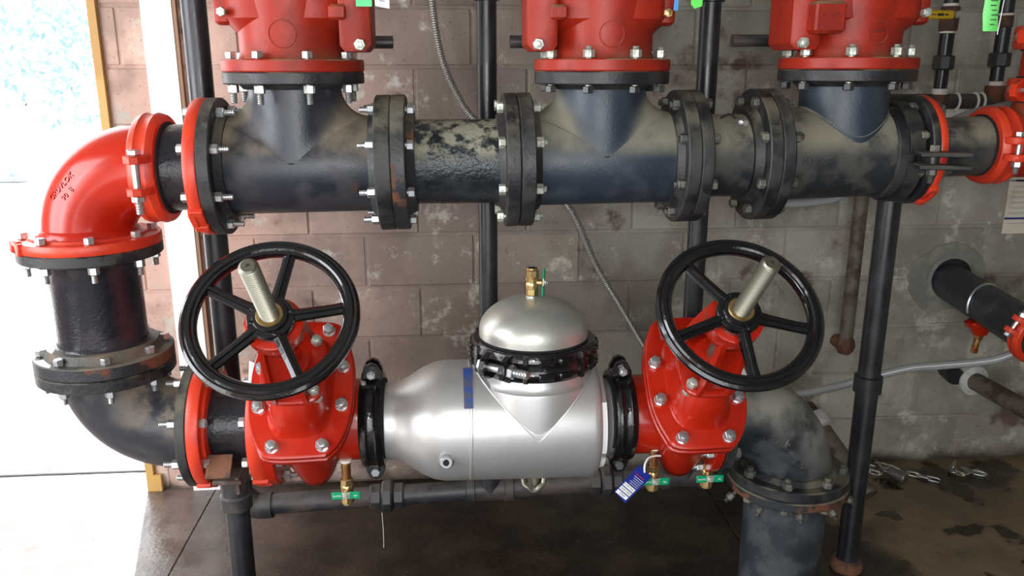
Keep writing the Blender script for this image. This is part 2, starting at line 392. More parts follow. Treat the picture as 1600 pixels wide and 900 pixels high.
def flange(T, c0, c1, m, R=RF, name='flange', hub=None, label=None):
    b = B(); c0 = V(c0); c1 = V(c1); L = (c1-c0).length; e = 0.003
    pf = [(0.05,0),(R-e,0),(R,e),(R,L-e),(R-e,L),(0.05,L)]
    if hub: pf = pf[:-1]+[(hub[0]+0.012,L),(hub[0],L+hub[1]),(0.05,L+hub[1])]
    b.lathe(pf, frame(c0, c1-c0), 64); return b.obj(name, m, T, label=label)
def adapter(T, c0, c1, ang=(-1.05,), R=RF, m='orange'):   # split flange adapter with hinge lugs
    b = B(); c0 = V(c0); c1 = V(c1); L = (c1-c0).length; fr = frame(c0, c1-c0)
    pf = [(0.112,0),(R-0.002,0),(R,0.003),(R,L-0.003),(R-0.002,L),(R-0.03,L),(R-0.034,L+0.006),(0.112,L+0.006)]
    b.lathe(pf, fr, 64)
    for a in ang:
        f2 = frame(fr @ V((R*math.cos(a), R*math.sin(a), L/2)), (fr.to_3x3() @ V((math.cos(a), math.sin(a), 0))), fr.to_3x3() @ V((0,0,1)))
        b.box((0.0, 0.03, -0.003), (L*1.2, 0.02, 0.016), f2, 0.003); b.box((0.0, -0.03, -0.003), (L*1.2, 0.02, 0.016), f2, 0.003)
        b.box((0.012, 0.0, -0.004), (L*0.6, 0.05, 0.016), f2, 0.003)
    return b.obj('split_ring', m, T)
def coupling(name, c, axis, R, wd, pads, m, label, group=None, bm_='zinc', ribs=False, blen=0.10, padr=0.045, bc=0.026, br=0.0105, stub=0.018, rot=None):
    T = thing(name, c, label, 'pipe coupling', group); fr = frame(c, axis, rot); h = wd/2
    b = B(); b.ring([(R-0.022,-h),(R-0.004,-h),(R,-h+0.004),(R+0.004,-h*0.45),(R+0.001,-h*0.3),(R+0.001,h*0.3),(R+0.004,h*0.45),(R,h-0.004),(R-0.004,h),(R-0.022,h)], fr, 72)
    if ribs:
        for k in range(20):
            a = 2*PI*k/20+0.1
            if any(abs((a-q+PI)%(2*PI)-PI) < 0.30 for q in pads): continue
            d = fr.to_3x3() @ V((math.cos(a), math.sin(a), 0)); f2 = frame(fr @ V(((R+0.002)*math.cos(a), (R+0.002)*math.sin(a), 0)), d, fr.to_3x3() @ Z_)
            if k % 3 != 2: b.box((0.020,0,0),(0.018,0.040,0.016),f2,0.003); b.box((-0.020,0,0),(0.018,0.040,0.016),f2,0.003)
            else: b.box((0,0,0.001),(wd*0.95,0.014,0.014),f2,0.003)
    b.obj('housing', m, T)
    for a in pads:
        d = fr.to_3x3() @ V((math.cos(a), math.sin(a), 0)); t = (fr.to_3x3() @ Z_).cross(d)
        for s in (-1, 1):
            f2 = frame(V(c)+d*(R-0.012)+t*s*bc, t*s, fr.to_3x3() @ Z_)      # x along axis, z outwards along tangent
            yd = f2.to_3x3() @ Y_; sg = 1 if yd.dot(d) > 0 else -1
            w_ = h*0.95; pts = [(-w_,0),(w_,0),(w_*0.95,sg*padr*0.5),(w_*0.55,sg*padr),(0,sg*padr*1.15),(-w_*0.55,sg*padr),(-w_*0.95,sg*padr*0.5)]
            if sg < 0: pts = pts[::-1]
            lb = B(); lb.prism(pts, f2, -0.009, 0.009, 0.002); lb.obj('bolt_pad', m, T)
        place(boltmesh(bm_, 2*bc+0.02, stub, br, 0.013), 'bolt', frame(V(c)+d*(R-0.012+padr*0.55), t), T)
    gb = B(); gb.tubeh(V(c)-V(axis).normalized()*h*1.15, V(c)+V(axis).normalized()*h*1.15, R-0.018, R-0.028, 48); gb.obj('gasket', 'hole', T)
    return T
_fonts = {}
def textmesh(s, size, depth):
    cu = bpy.data.curves.new('lettering', 'FONT'); cu.body = s; cu.size = size; cu.extrude = depth; cu.align_x = 'CENTER'; cu.align_y = 'CENTER'; cu.resolution_u = 2
    o = bpy.data.objects.new('lettering', cu); COL.objects.link(o); bpy.context.view_layer.update()
    me = bpy.data.meshes.new_from_object(o.evaluated_get(bpy.context.evaluated_depsgraph_get())); bpy.data.objects.remove(o); return me
def text(s, size, depth, fn, m, parent, name='lettering'):   # fn maps local (x,y,z) to world
    me = textmesh(s, size, depth); o0 = parent_origin(parent)
    for v in me.vertices: v.co = fn(v.co)-o0
    me.materials.clear(); me.materials.append(M[m]); o = bpy.data.objects.new(name, me); COL.objects.link(o); o.parent = parent; return o

# ================================================================== SETTING
def struct(name, b, m, parent=None, smooth=0):
    o = b.obj(name, m, parent, smooth=smooth); o['kind'] = 'structure'; return o
YW = 3.05
floor = struct('floor', B().box((0.2, 0.75, -0.06), (7.4, 4.9, 0.08)), 'hole')
def slab(pts, name='slab'):
    B().prism(pts, Matrix.Identity(4), -0.045, 0.0, 0.002).obj(name, 'floor', floor, smooth=0)
slab([(-3.4,-1.6),(-0.953,-1.6),(-0.953,3.2),(-3.4,3.2)])
slab([(-0.950,-1.6),(1.0,-1.6),(1.0,3.2),(-0.95,3.2)])
slab([(1.003,-1.6),(3.8,-1.6),(3.8,3.2),(1.003,3.2)])
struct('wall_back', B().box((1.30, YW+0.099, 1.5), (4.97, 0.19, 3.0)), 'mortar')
wb = bpy.data.objects['wall_back']
CH = 0.2032; XL = -1.185; XR = 3.78
_blk = {}
def blockmesh(wd):
    k = round(wd, 3)
    if k not in _blk:
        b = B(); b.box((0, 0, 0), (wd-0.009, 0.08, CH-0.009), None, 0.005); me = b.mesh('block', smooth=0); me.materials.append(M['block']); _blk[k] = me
    return _blk[k]
rb = random.Random(4)
for c in range(14):
    x0 = (-0.115 if c % 2 else 0.090)-0.4064*4
    while x0 < XR:
        a, e = max(x0, XL), min(x0+0.4064, XR); x0 += 0.4064
        if e-a < 0.05: continue
        o = bpy.data.objects.new('block', blockmesh(e-a)); COL.objects.link(o); o.parent = wb
        o.location = ((a+e)/2, YW+0.04+rb.uniform(-0.0015, 0.0015), CH*(c+0.5))
struct('wall_right', B().box((3.88, 0.75, 1.5), (0.2, 4.9, 3.0)), 'mortar')
struct('wall_left', B().box((-3.5, 1.6, 1.5), (0.2, 3.3, 3.0)), 'mortar')
fw_ = B()
for c_, q_ in (((-2.9,-1.75,1.5),(1.2,.15,3.0)), ((2.55,-1.75,1.5),(2.7,.15,3.0)), ((-0.55,-1.75,2.75),(3.5,.15,0.5)), ((-0.55,-1.75,0.2),(3.5,.15,0.4))): fw_.box(c_, q_)
struct('front_light_baffle', fw_, 'mortar')  # unseen wall behind the camera, added to narrow the sky light and its reflections
struct('ceiling', B().box((0.2, 0.8, 3.05), (7.6, 5.0, 0.1)), 'ceiling')
d1 = struct('door_1', B().box((-1.2, YW+0.085, 1.5), (0.028, 0.21, 3.0)), 'wood')
t = B(); t.box((-0.984, YW-0.014, 1.5), (0.104, 0.024, 3.0)); struct('trim_1', t, 'whiteboard')
t = B(); t.box((-0.925, YW-0.012, 1.5), (0.012, 0.022, 3.0)); struct('trim_2', t, 'woodbrown')
struct('ground', B().box((-8, 33.3, -0.09), (70, 60, 0.1)), 'outslab')
struct('path', B().box((-5, 4.4, -0.035), (12, 2.2, 0.06)), 'outslab')
struct('trim_3', B().box((-2.3, 3.206, -0.004), (2.2, 0.012, 0.012)), 'hole')
# outdoors: trees and a leaning post
def tree(x, y, h, r, seed, label):
    T = thing('tree', (x, y, 0), label, 'tree', 'trees beyond the doorway'); rr = random.Random(seed)
    b = B(); b.tube([(x,y,-.1),(x+.1,y,h*.35),(x-.1,y,h*.7)], lambda t: .14*(1-.6*t), 8, 3); b.obj('trunk', 'trunk', T)
    b = B()
    for i in range(620):
        u = V((rr.gauss(0,1), rr.gauss(0,1), rr.gauss(0,1))).normalized()*r*rr.random()**.4; p = V((x,y,h*.72))+V((u.x,u.y,u.z*1.3))
        a = V((rr.gauss(0,1), rr.gauss(0,1), rr.gauss(0,1))).normalized()*.13; c = a.orthogonal().normalized()*.06
        o = len(b.v); b.v += [p-a, p+c, p+a, p-c]; b.f.append((o, o+1, o+2, o+3))
    o = b.obj('leaves', 'leaf', T, smooth=0); o['kind'] = 'stuff'
tree(-9.2, 21, 3.2, 1.7, 1, 'pale leafy tree beyond the open doorway, nearest the door frame')
tree(-14.2, 22, 3.0, 1.9, 2, 'pale leafy tree beyond the open doorway, farther left of the two')
T = thing('fence_post', (-6.5, 12.95, 0), 'bluish metal post leaning outside the open doorway at the left edge', 'post')
b = B(); b.cyl((-6.50,12.95,0), (-7.05,12.95,1.45), 0.075, 12); b.obj('post', 'steelpost', T)
B().box((-6.6,12.95,0.03), (0.55,0.3,0.05)).obj('base_plate', 'steelpost', T)

# ================================================================== HEADER
GB = 'bolts'
def hfl(T, x0, x1, m='flange_k', R=RF, hub=None, flip=False):
    a = V((x0, YP, zh(x0))); c = V((x1, YP, zh(x1)))
    return flange(T, a, c, m, R, hub=hub) if not flip else flange(T, c, a, m, R, hub=hub)
def tee_body(T, x0, x1, Rm, xb, rb_, ztop, m, blend=0.055, rib=True):
    b = B(); zc = zh((x0+x1)/2)
    b.lathe([(Rm-0.006,0),(Rm,0.01),(Rm,x1-x0-0.01),(Rm-0.006,x1-x0)], frame((x0,YP,zh(x0)), (x1-x0, 0, zh(x1)-zh(x0))), 72)
    seg = 96; rings = []; n = 12; ry = Rm-0.0008
    for i in range(n+3):
        r = []
        for k in range(seg):
            a = 2*PI*k/seg; cx = math.cos(a); sy = math.sin(a)
            y = ry*sy; z0 = math.sqrt(max(Rm*Rm-y*y, 0)); q = blend*abs(cx)**0.55+0.002
            P0 = V((rb_*cx, y, z0+q)); P1 = V((rb_*cx, y, z0)); xx = (rb_+q*abs(cx))*cx; P2 = V((xx, y, z0-0.0004))
            H = ztop-zc; ye = lambda z: (ry-(ry-rb_)*min(max(z/H,0),1))*sy
            if i == 0: p = V((rb_*cx, rb_*sy, ztop-zc))
            elif i == 1: zz = z0+q+0.45*(H-z0-q); p = V((rb_*cx, ye(zz), zz))
            else: t = (i-2)/n; p = P0*(1-t)**2+P1*2*t*(1-t)+P2*t*t; p.y = y*t*t+ye(p.z)*(1-t*t)
            r.append(V((xb, YP, zc))+p)
        rings.append(r)
    b.grid(rings); return b.obj('tee_body', m, T, smooth=50)

# --- tee 1
T = thing('flanged_tee', (-0.38, YP, 1.22), 'black flanged pipe tee with brownish dust, leftmost of the three on the upper header', 'pipe fitting')
hfl(T, -0.594, -0.562, hub=(0.128, 0.018)); hfl(T, -0.179, -0.139, hub=(0.128, 0.018), flip=True)
tee_body(T, -0.575, -0.16, 0.1215, -0.38, 0.112, 1.60, 'tee1', 0.085)
flange(T, (-0.38,YP,1.612), (-0.38,YP,1.583), 'flange_k', hub=(0.124, 0.012))
boltring(T, (-0.594,YP,zh(-.6)), X_, RB, 0.060, 'zinc', stub=0.026, r=.0115); boltring(T, (-0.140,YP,zh(-.14)), -X_, RB, 0.078, 'zinc', stub=0.02, r=.0115)
boltring(T, (-0.38,YP,1.612), -Z_, RB, 0.060, 'zinc', stub=0.026, r=.0115)
# --- spool A
T = thing('flanged_spool', (0.02, YP, 1.22), 'short black flanged pipe spool with peeling dusty paint, between the left and middle tees', 'pipe')
hfl(T, -0.139, -0.103, 'flange_rust', hub=(0.125, 0.02)); hfl(T, 0.142, 0.1765, 'flange_k', hub=(0.118, 0.016), flip=True)
b = B(); b.cyl((-0.11,YP,zh(0)), (0.15,YP,zh(0)), 0.108, 72); b.obj('pipe', 'spool', T)
# --- tee 2
T = thing('flanged_tee', (0.396, YP, 1.22), 'blue-grey flanged pipe tee with tan dust, middle one of the three on the upper header', 'pipe fitting')
hfl(T, 0.1775, 0.214, hub=(0.128, 0.018)); hfl(T, 0.588, 0.622, hub=(0.128, 0.016), flip=True)
tee_body(T, 0.195, 0.605, 0.119, 0.396, 0.110, 1.60, 'tee2', 0.085)
flange(T, (0.396,YP,1.614), (0.396,YP,1.582), 'flange_k', hub=(0.124, 0.012))
boltring(T, (0.177,YP,zh(.18)), X_, RB, 0.074, 'palebolt', stub=0.008); boltring(T, (0.622,YP,zh(.62)), -X_, RB, 0.064, 'oldbolt', stub=0.008)
boltring(T, (0.396,YP,1.612), Z_, RB, 0.066, 'palebolt|blackbolt', stub=0.008)
# --- spool B
T = thing('flanged_spool', (0.72, YP, 1.22), 'very short dusty black flanged spool, between the middle and right tees', 'pipe')
hfl(T, 0.6225, 0.654, hub=(0.121, 0.016)); hfl(T, 0.794, 0.827, 'flange_k', hub=(0.121, 0.02), flip=True)
b = B(); b.cyl((0.65,YP,zh(.72)), (0.80,YP,zh(.72)), 0.108, 72); b.obj('pipe', 'tee3', T)
sh = B(); sh.tube([(0.70,2.10,1.497),(0.715,2.08,1.508),(0.725,2.06,1.499),(0.735,2.05,1.494)], 0.0025, 8, 4); sh.obj('seal_wire', 'ink', T)
sh = B(); sh.cyl((0.735,2.045,1.490),(0.737,2.02,1.489),0.007,12); sh.cyl((0.725,2.05,1.492),(0.727,2.03,1.490),0.006,12); sh.obj('lead_seal', 'zinc', T)
# --- tee 3
T = thing('flanged_tee', (1.04, YP, 1.22), 'khaki-dusted black pipe tee with thick black branch, rightmost of the three on the upper header', 'pipe fitting')
hfl(T, 0.8275, 0.859, hub=(0.130, 0.018))
b = B(); b.lathe([(0.120,0),(0.122,0.01),(0.117,0.30),(0.117,0.31)], frame((0.86,YP,zh(.86)), (1,0,.014)), 72); b.obj('run_pipe', 'tee3', T)
b = B(); b.lathe([(0.1135,1.40),(0.1125,1.58),(0.112,1.60)], frame((1.045,YP,0), Z_), 72); b.obj('branch', 'tee2', T)
b = B(); b.tube([(1.045+0.109*math.cos(a), YP-0.109*math.sin(a), zh(1.04)+math.sqrt(max(.1195**2-(.109*math.sin(a))**2,0))) for a in [PI*k/40 for k in range(81)]], 0.006, 8, cap=(False,False)); b.obj('weld_bead', 'tee2', T)
flange(T, (1.045,YP,1.618), (1.045,YP,1.588), 'flange_k', hub=(0.124, 0.012))
boltring(T, (0.827,YP,zh(.83)), X_, RB, 0.064, 'oldbolt', stub=0.008); boltring(T, (1.045,YP,1.618), Z_, RB, 0.066, 'palebolt|blackbolt', stub=0.008)
b = B(); b.lathe([(0.118,0),(0.124,0.004),(0.126,0.04),(0.119,0.05)], frame((1.148,YP,zh(1.15)), X_), 64); b.obj('socket_bead', 'flange_k', T)
def onfront(cx, cz, R, rot):
    def fn(p):
        q = V((p.x*math.cos(rot)-p.y*math.sin(rot), p.x*math.sin(rot)+p.y*math.cos(rot), p.z)); th = (cz-zh(cx)+q.y)/R
        return V((cx+q.x, YP-math.cos(th)*(R+q.z), zh(cx)+math.sin(th)*R))
    return fn
text('350 DI', 0.031, 0.005, onfront(0.938, 1.394, 0.1195, PI), 'tee3', T)
# --- reducer flange and pipe at right end
T = thing('reducing_flange', (1.235, YP, 1.27), 'dark flange with bolts behind the red ring at the right end of the upper header', 'pipe fitting')
zr = 1.408
b = B(); b.lathe([(0.10,1.19),(0.10,1.215),(0.118,1.225),(0.142,1.226),(0.145,1.229),(0.145,1.2455),(0.08,1.246)], frame((0,YP,zr), X_), 64); b.obj('flange', 'flange_k', T)
boltring(T, (1.243,YP,zr), X_, 0.122, 0.046, 'oldbolt', stub=0.012, r=0.0125)
T = thing('flange_adapter', (1.256, YP, 1.27), 'thin red split ring adapter at the right end of the upper header', 'flange adapter')
adapter(T, (1.2465,YP,zr), (1.266,YP,zr), ang=(PI+0.9,), R=0.145)
T = thing('pipe_stub', (1.35, YP, 1.33), 'smooth dark steel pipe stub between the thin red ring and the right red coupling', 'pipe')
b = B(); b.cyl((1.262,YP,1.412), (1.50,YP,1.418), 0.079, 64); b.obj('pipe', 'tee3', T)
coupling('grooved_coupling', (1.475,YP,1.418), X_, 0.101, 0.068, (0, PI), 'orange', 'red grooved coupling with upright bolt on the horizontal header at the right edge', rot=-Y_, blen=.1, padr=.04, bc=.022, br=.011)
T = thing('red_pipe_tee', (1.62, YP, 1.33), 'red pipe tee running out of the right edge of the picture', 'pipe fitting')
b = B(); b.cyl((1.49,YP,1.418), (1.95,YP,1.42), 0.088, 56); b.obj('run_pipe', 'redvalve', T)
b = B(); b.lathe([(0.135,1.42),(0.115,1.47),(0.096,1.50),(0.088,1.54)], frame((1.625,YP,0), Z_), 56); b.obj('branch', 'redvalve', T)
T = thing('red_riser', (1.625, YP, 1.56), 'vertical red pipe at the upper right edge between two couplings', 'pipe')
b = B(); b.cyl((1.625,YP,1.542), (1.625,YP,2.1), 0.084, 48); b.obj('pipe', 'redvalve', T)
for z, lb in ((1.565, 'red grooved coupling, lower of two on the red riser at the right edge'), (1.70, 'red grooved coupling, upper of two on the red riser at the right edge')):
    coupling('grooved_coupling', (1.625,YP-0.002,z), Z_, 0.108, 0.06, (0, PI), 'orange', lb, 'couplings on the red riser', rot=V((-0.9,-0.43,0)), padr=.05, bc=.024, br=.011)
# --- riser clamp
T = thing('riser_clamp', (1.185, YP, 1.25), 'black two-ear strap clamp gripping the right end of the upper header above the tall post', 'clamp')
for s in (1, -1):
    pts = []; 
    for k in range(21):
        a = PI*1.0-0.09+(-s)*0; 
    b = B(); rings = []
    for k in range(25):
        a = PI + s*(-0.10) - s*(PI-0.2)*k/24      # from the front ear round to the back
        d = V((0, math.cos(a), math.sin(a)*1.0)); c = V((0, YP, zh(1.18)))
        rings.append([c+d*r+V((x,0,0)) for r, x in ((0.1275,1.172),(0.1335,1.172),(0.1335,1.212),(0.1275,1.212))])
    b.grid(rings); b.obj('strap', 'flange_k', T)
    b = B(); fe = frame((1.228, 1.965, zh(1.18)-0.004+s*0.0155), Z_, V((1,-0.25,0))); b.box((0,0,0), (0.120,0.060,0.0105), fe, 0.002); b.obj('ear', 'flange_k', T)
place(boltmesh('oldbolt', 0.04, 0.02, 0.011), 'bolt', frame((1.215,1.985,zh(1.18)-.004), -Z_), T)

# --- left end of header
T = thing('flange_adapter', (-0.61, YP, 1.21), 'orange-red split ring adapter bolted to the left end of the upper header', 'flange adapter')
adapter(T, (-0.5945,YP,zh(-.6)), (-0.624,YP,zh(-.6)), ang=(PI-0.75,))
T = thing('pipe_stub', (-0.67, YP, 1.27), 'short dark purple-black pipe stub between the red coupling and the upper header', 'pipe')
b = B(); b.cyl((-0.745,YP,zh(-.7)), (-0.60,YP,zh(-.6)), 0.108, 64); b.obj('pipe', 'left', T)
coupling('grooved_coupling', (-0.735,YP,zh(-.74)), X_, 0.134, 0.062, (0, PI), 'orange', 'red grooved coupling with long upright bolt joining the red elbow to the upper header', rot=-Y_, padr=.058, bc=.038, br=.0145, stub=.03)
# --- red elbow
XE = -0.925
T = thing('red_elbow', (XE, YP, 1.19), 'glossy red ninety degree pipe elbow at the upper left corner, in front of the doorway', 'pipe elbow')
zc = zh(-.75); br_ = 0.165
path = [V((-0.745,YP,zc))]+arc((XE+br_,YP,zc-br_), X_, Z_, br_, PI/2, PI, 22)+[V((XE,YP,1.215))]
b = B(); b.tube(path, 0.112, 64); b.obj('elbow_body', 'red', T, smooth=60)
b = B(); b.lathe([(0.113,1.232),(0.121,1.224),(0.125,1.210),(0.125,1.20)], frame((XE,YP,0), Z_), 64); b.obj('grooved_end', 'red', T)
def onelbow(cx, cz, R, rot, s=1):
    def fn(p):
        q = V((p.x*math.cos(rot)-p.y*math.sin(rot), p.x*math.sin(rot)+p.y*math.cos(rot), 0)); x = cx+q.x; z = cz+q.y
        C_ = V((XE+br_, zc-br_)); d = V((x, z))-C_; rad = d.length-br_; h = math.sqrt(max(R*R-rad*rad, 1e-6))
        return V((x, YP-h-p.z, z))
    return fn
text('GRUVLOK', 0.019, 0.0026, onelbow(-0.935, 1.345, 0.112, 0.80), 'red', T)
text('90  8', 0.019, 0.0026, onelbow(-0.918, 1.328, 0.112, 0.80), 'red', T)
T = thing('flange_adapter', (XE, YP, 1.183), 'orange-red split ring with hinge lugs under the red elbow', 'flange adapter')
adapter(T, (XE,YP,1.1835), (XE,YP,1.209), ang=(PI+.68,))
# --- left spool
T = thing('flanged_spool', (XE, YP, 0.864), 'upright glossy black flanged pipe spool at far left below the red elbow', 'pipe')
flange(T, (XE,YP,1.183), (XE,YP,1.155), 'flange_k', hub=(0.118,0.015)); flange(T, (XE,YP,0.8645), (XE,YP,0.900), 'flange_rust', hub=(0.135,0.02))
b = B(); b.lathe([(0.118,0.885),(0.122,0.905),(0.118,0.918),(0.111,0.925),(0.110,1.13),(0.116,1.145),(0.116,1.16)], frame((XE,YP,0), Z_), 72); b.obj('pipe', 'left', T)
boltring(T, (XE,YP,1.181), -Z_, RB, 0.056, 'zinc', stub=0.022, r=.0115); boltring(T, (XE,YP,0.867), -Z_, RB, 0.068, 'zinc', stub=0.018, r=.0115)
# --- black elbow lower left
T = thing('black_elbow', (XE, YP, 0.5), 'black flanged ninety degree elbow at the lower left turning towards the valves', 'pipe elbow')
zc2 = zl(-.7); re = 0.18
flange(T, (XE,YP,0.8635), (XE,YP,0.832), 'flange_k', hub=(0.128,0.012)); flange(T, (-0.687,YP,zc2), (-0.714,YP,zc2), 'flange_k', hub=(0.126,0.014))
path = [V((XE,YP,0.845))]+arc((XE+re,YP,zc2+re), X_, Z_, re, PI, 1.5*PI, 24)+[V((-0.70,YP,zc2))]
b = B(); b.tube(path, 0.119, 72); b.obj('elbow_body', 'elbow_black', T, smooth=60)
boltring(T, (-0.686,YP,zc2), -X_, RB, 0.060, 'zinc', stub=0.022, r=.0115)
T = thing('flange_adapter', (-0.67, YP, 0.5), 'orange-red split ring adapter bolted to the black elbow at the lower left', 'flange adapter')
adapter(T, (-0.6865,YP,zc2), (-0.655,YP,zc2), ang=(PI+1.1,)); 
T = thing('pipe_stub', (-0.59, YP, 0.55), 'short black pipe between the two orange-red rings at lower left, above the rusty bracket', 'pipe')
b = B(); b.cyl((-0.67,YP,zc2), (-0.50,YP,zc2), 0.108, 64); b.obj('pipe', 'left', T)
T = thing('flange_adapter', (-0.52, YP, 0.5), 'orange-red split ring adapter bolted to the left gate valve', 'flange adapter')
adapter(T, (-0.500,YP,zc2), (-0.536,YP,zc2), ang=(PI-1.0,))
# --- rusty bracket and its post
T = thing('saddle_bracket', (-0.60, 2.04, 0.54), 'rusty brown angle bracket under the short black pipe, atop the left post', 'bracket')
b = B(); b.box((-0.614,2.0,0.615), (0.064,0.006,0.064), frame((0,0,0),Z_), 0.001); b.v = [V((-0.614,2.0,0.615))+Matrix.Rotation(-0.75,3,'X')@(p-V((-0.614,2.0,0.615))) for p in b.v]; b.obj('front_plate', 'rust', T)
b = B(); b.box((-0.60,2.07,0.563), (0.075,0.13,0.012), None, 0.002); b.box((-0.575,2.06,0.55),(0.01,0.10,0.05),None,0.002); b.obj('seat_plate', 'rustpipe', T)
T = thing('support_post', (-0.615, 2.13, 0), 'black floor post holding the rusty bracket, at lower left', 'post')
b = B(); b.cyl((-0.615,2.13,0), (-0.615,2.13,0.44), 0.0335, 40); b.obj('post', 'post', T)
b = B(); b.lathe([(0.036,0.42),(0.043,0.425),(0.043,0.462),(0.038,0.468),(0.037,0.556)], frame((-0.615,2.13,0), Z_), 40); b.obj('top_sleeve', 'drain', T)

# ================================================================== GATE VALVES
def gate_valve(XV, xl, xr, side, label, phase, tagx, s_plate=0.205, LH=0.62):
    zc = zl(XV); e = R_(44); n = V((0,-math.cos(e),math.sin(e))); d = V((0,math.sin(e),math.cos(e)))
    T = thing('gate_valve', (XV, YP, zc-0.15), label, 'valve', 'gate valves with black handwheels')
    O = V((XV, 2.165, zc)); fr = frame(O, n, X_)          # local x = X, y = n x X, z = n
    sy = 1 if (fr.to_3x3() @ Y_).dot(d) > 0 else -1
    # run
    b = B(); f0 = frame((0,YP,zc), X_)
    if side == 'L': pf = [(0.10,xl+.02),(0.125,xl+.03),(0.113,xl+.05),(0.113,xr-.02),(0.110,xr)]
    else: pf = [(0.110,xl),(0.113,xl+.02),(0.113,xr-.05),(0.125,xr-.03),(0.10,xr-.02)]
    b.lathe(pf, f0, 64); b.obj('run_pipe', 'red', T)
    if side == 'L': flange(T, (xl,YP,zc), (xl+0.028,YP,zc), 'red')
    else: flange(T, (xr,YP,zc), (xr-0.028,YP,zc), 'red')
    # body
    b = B(); b.loft([(-0.150,0.030,0.06,0,-sy*.02),(-0.140,0.042,0.085,0,-sy*.02),(-0.075,0.066,0.165,0,-sy*.008),(-0.05,0.074,0.170),(0.02,0.090,0.165),(0.10,0.094,0.160),(s_plate-0.022,0.094,0.160)], fr, 56, 2.5)
    b.obj('valve_body', 'red', T, smooth=60)
    s = s_plate; h1 = 0.1055; W1 = 0.0615; W2 = 0.104
    def plate(z0, z1, k=1.0):
        pts = []
        for q in [( .070,-1),( .105,-.80),( .128,-.42),( .132,0),( .128,.42),( .105,.80),( .070,1)]: pts.append((q[0]*k, q[1]*0.188*k))
        pts += [(-x, y) for x, y in reversed(pts)]
        # round the outline
        P = [V((x,y,0)) for x,y in pts]; P = catmull(P+[P[0]], 4)[:-1]
        b = B(); b.prism([(p.x,p.y) for p in P], fr, z0, z1, 0.003); return b
    plate(s-0.024, s-0.001).obj('body_flange', 'red', T); plate(s, s+0.020, 0.985).obj('bonnet_flange', 'red', T)
    for sx_, yy in ((W1,-1.5),(-W1,-1.5),(W2,-.5),(-W2,-.5),(W2,.5),(-W2,.5),(W1,1.5),(-W1,1.5)):
        f2 = frame(fr @ V((sx_, sy*yy*h1, s-0.002)), n, (1,.3,0)); bm_ = boltmesh('zinc', 0.046, 0.004, 0.0135); place(bm_, 'bolt', f2, T)
        wb_ = B(); wb_.cyl(f2 @ V((0,0,.0215)), f2 @ V((0,0,.0245)), 0.0165, 20); wb_.obj('washer', 'zinc', T)
    b = B(); b.loft([(s+.018,0.086,0.142,0,0,3.4),(s+.024,0.080,0.135,0,0,3.2),(s+.050,0.077,0.130,0,0,3),(s+.085,0.070,0.116,0,0,2.9),(s+.11,0.062,0.098,0,0,2.8),(s+.128,0.056,0.08,0,0,2.6),(s+.136,0.050,0.072,0,0,2.6)], fr, 56)
    b.obj('bonnet', 'red', T, smooth=60)
    b = B(); b.loft([(s+.124,0.075,0.088,0,0,3.5),(s+.127,0.079,0.092,0,0,3.5),(s+.139,0.079,0.092,0,0,3.5),(s+.142,0.075,0.088,0,0,3.5)], fr, 48); b.obj('yoke_flange', 'red', T)
    for sx_, yy in ((0.055,-0.065),(-0.055,-0.065),(0.055,0.065),(-0.055,0.065)):
        place(boltmesh('palebolt', 0.03, 0.006, 0.0125), 'bolt', frame(fr @ V((sx_, sy*yy, s+.135)), n), T)
    b = B(); b.lathe([(0.036,s+.14),(0.036,s+.175),(0.046,s+.178),(0.046,s+.190),(0.028,s+.193),(0.028,s+.20)], fr, 32); b.obj('packing_gland', 'red', T)
    # yoke arms front and back of the stem
    for a in (-1, 1):
        pr_ = [(s+.139, .078, .044), (s+.20, .074, .040), (LH-.12, .058, .036), (LH-.04, .038, .033)]
        b = B(); rings = []
        for z, y, hw in pr_:
            rings.append([fr @ V((x, sy*a*yy, z)) for x, yy in ((-hw,y-.011),(-hw,y+.016),(-hw+.012,y+.016),(-hw+.014,y+.003),(hw-.014,y+.003),(hw-.012,y+.016),(hw,y+.016),(hw,y-.011),(hw-.014,y-.008),(-hw+.014,y-.008))])
        b.grid(rings); b.obj('yoke_arm', 'red', T)
    b = B(); b.lathe([(0.034,LH-.11),(0.056,LH-.09),(0.064,LH-.055),(0.064,LH-.03),(0.056,LH-.026)], fr, 40); b.obj('yoke_head', 'red', T)
    # stem
    pf = [(0.012,s+.15),(0.0175,s+.152)]; z = LH-0.03; 
    pf += [(0.0175,z)]
    while z < LH+0.214: pf += [(0.0204,z+.0022),(0.0204,z+.0032),(0.0160,z+.0054),(0.0160,z+.0062)]; z += 0.0070
    pf += [(0.0175,z),(0.014,z+.004),(0.004,z+.004),(0.0035,z-.004)]
    b = B(); b.lathe(pf, fr, 28, cap=(True,True)); b.obj('threaded_stem', 'stem', T, smooth=30)
    b = B(); b.lathe([(0.021,LH-.02),(0.030,LH-.02),(0.030,LH+.014),(0.028,LH+.017),(0.021,LH+.017)], fr, 36, cap=(False,False)); b.obj('stem_bushing', 'brass', T)
    # handwheel
    hw = B(); Rw = 0.172; pf = []
    sec = [(-.018,-.004),(-.016,-.011),(-.006,-.015),(.006,-.015),(.015,-.011),(.019,-.002),(.018,.005),(.012,.010),(.007,.0085),(.003,.0125),(-.005,.0125),(-.009,.0085),(-.014,.009),(-.018,.003)]
    hw.ring([(Rw+r, LH+z_) for r, z_ in sec], fr, 96)
    wh = hw.obj('handwheel', 'wheel', T, smooth=40); hw = B()
    hub = [(0.022,LH-.028),(0.046,LH-.028),(0.050,LH-.022),(0.052,LH-.002),(0.050,LH+.003),(0.040,LH+.005),(0.037,LH+.009),(0.037,LH+.012),(0.031,LH+.014),(0.022,LH+.014)]
    hw.ring(hub, fr, 48); hw.obj('wheel_hub', 'wheel', wh, smooth=40)
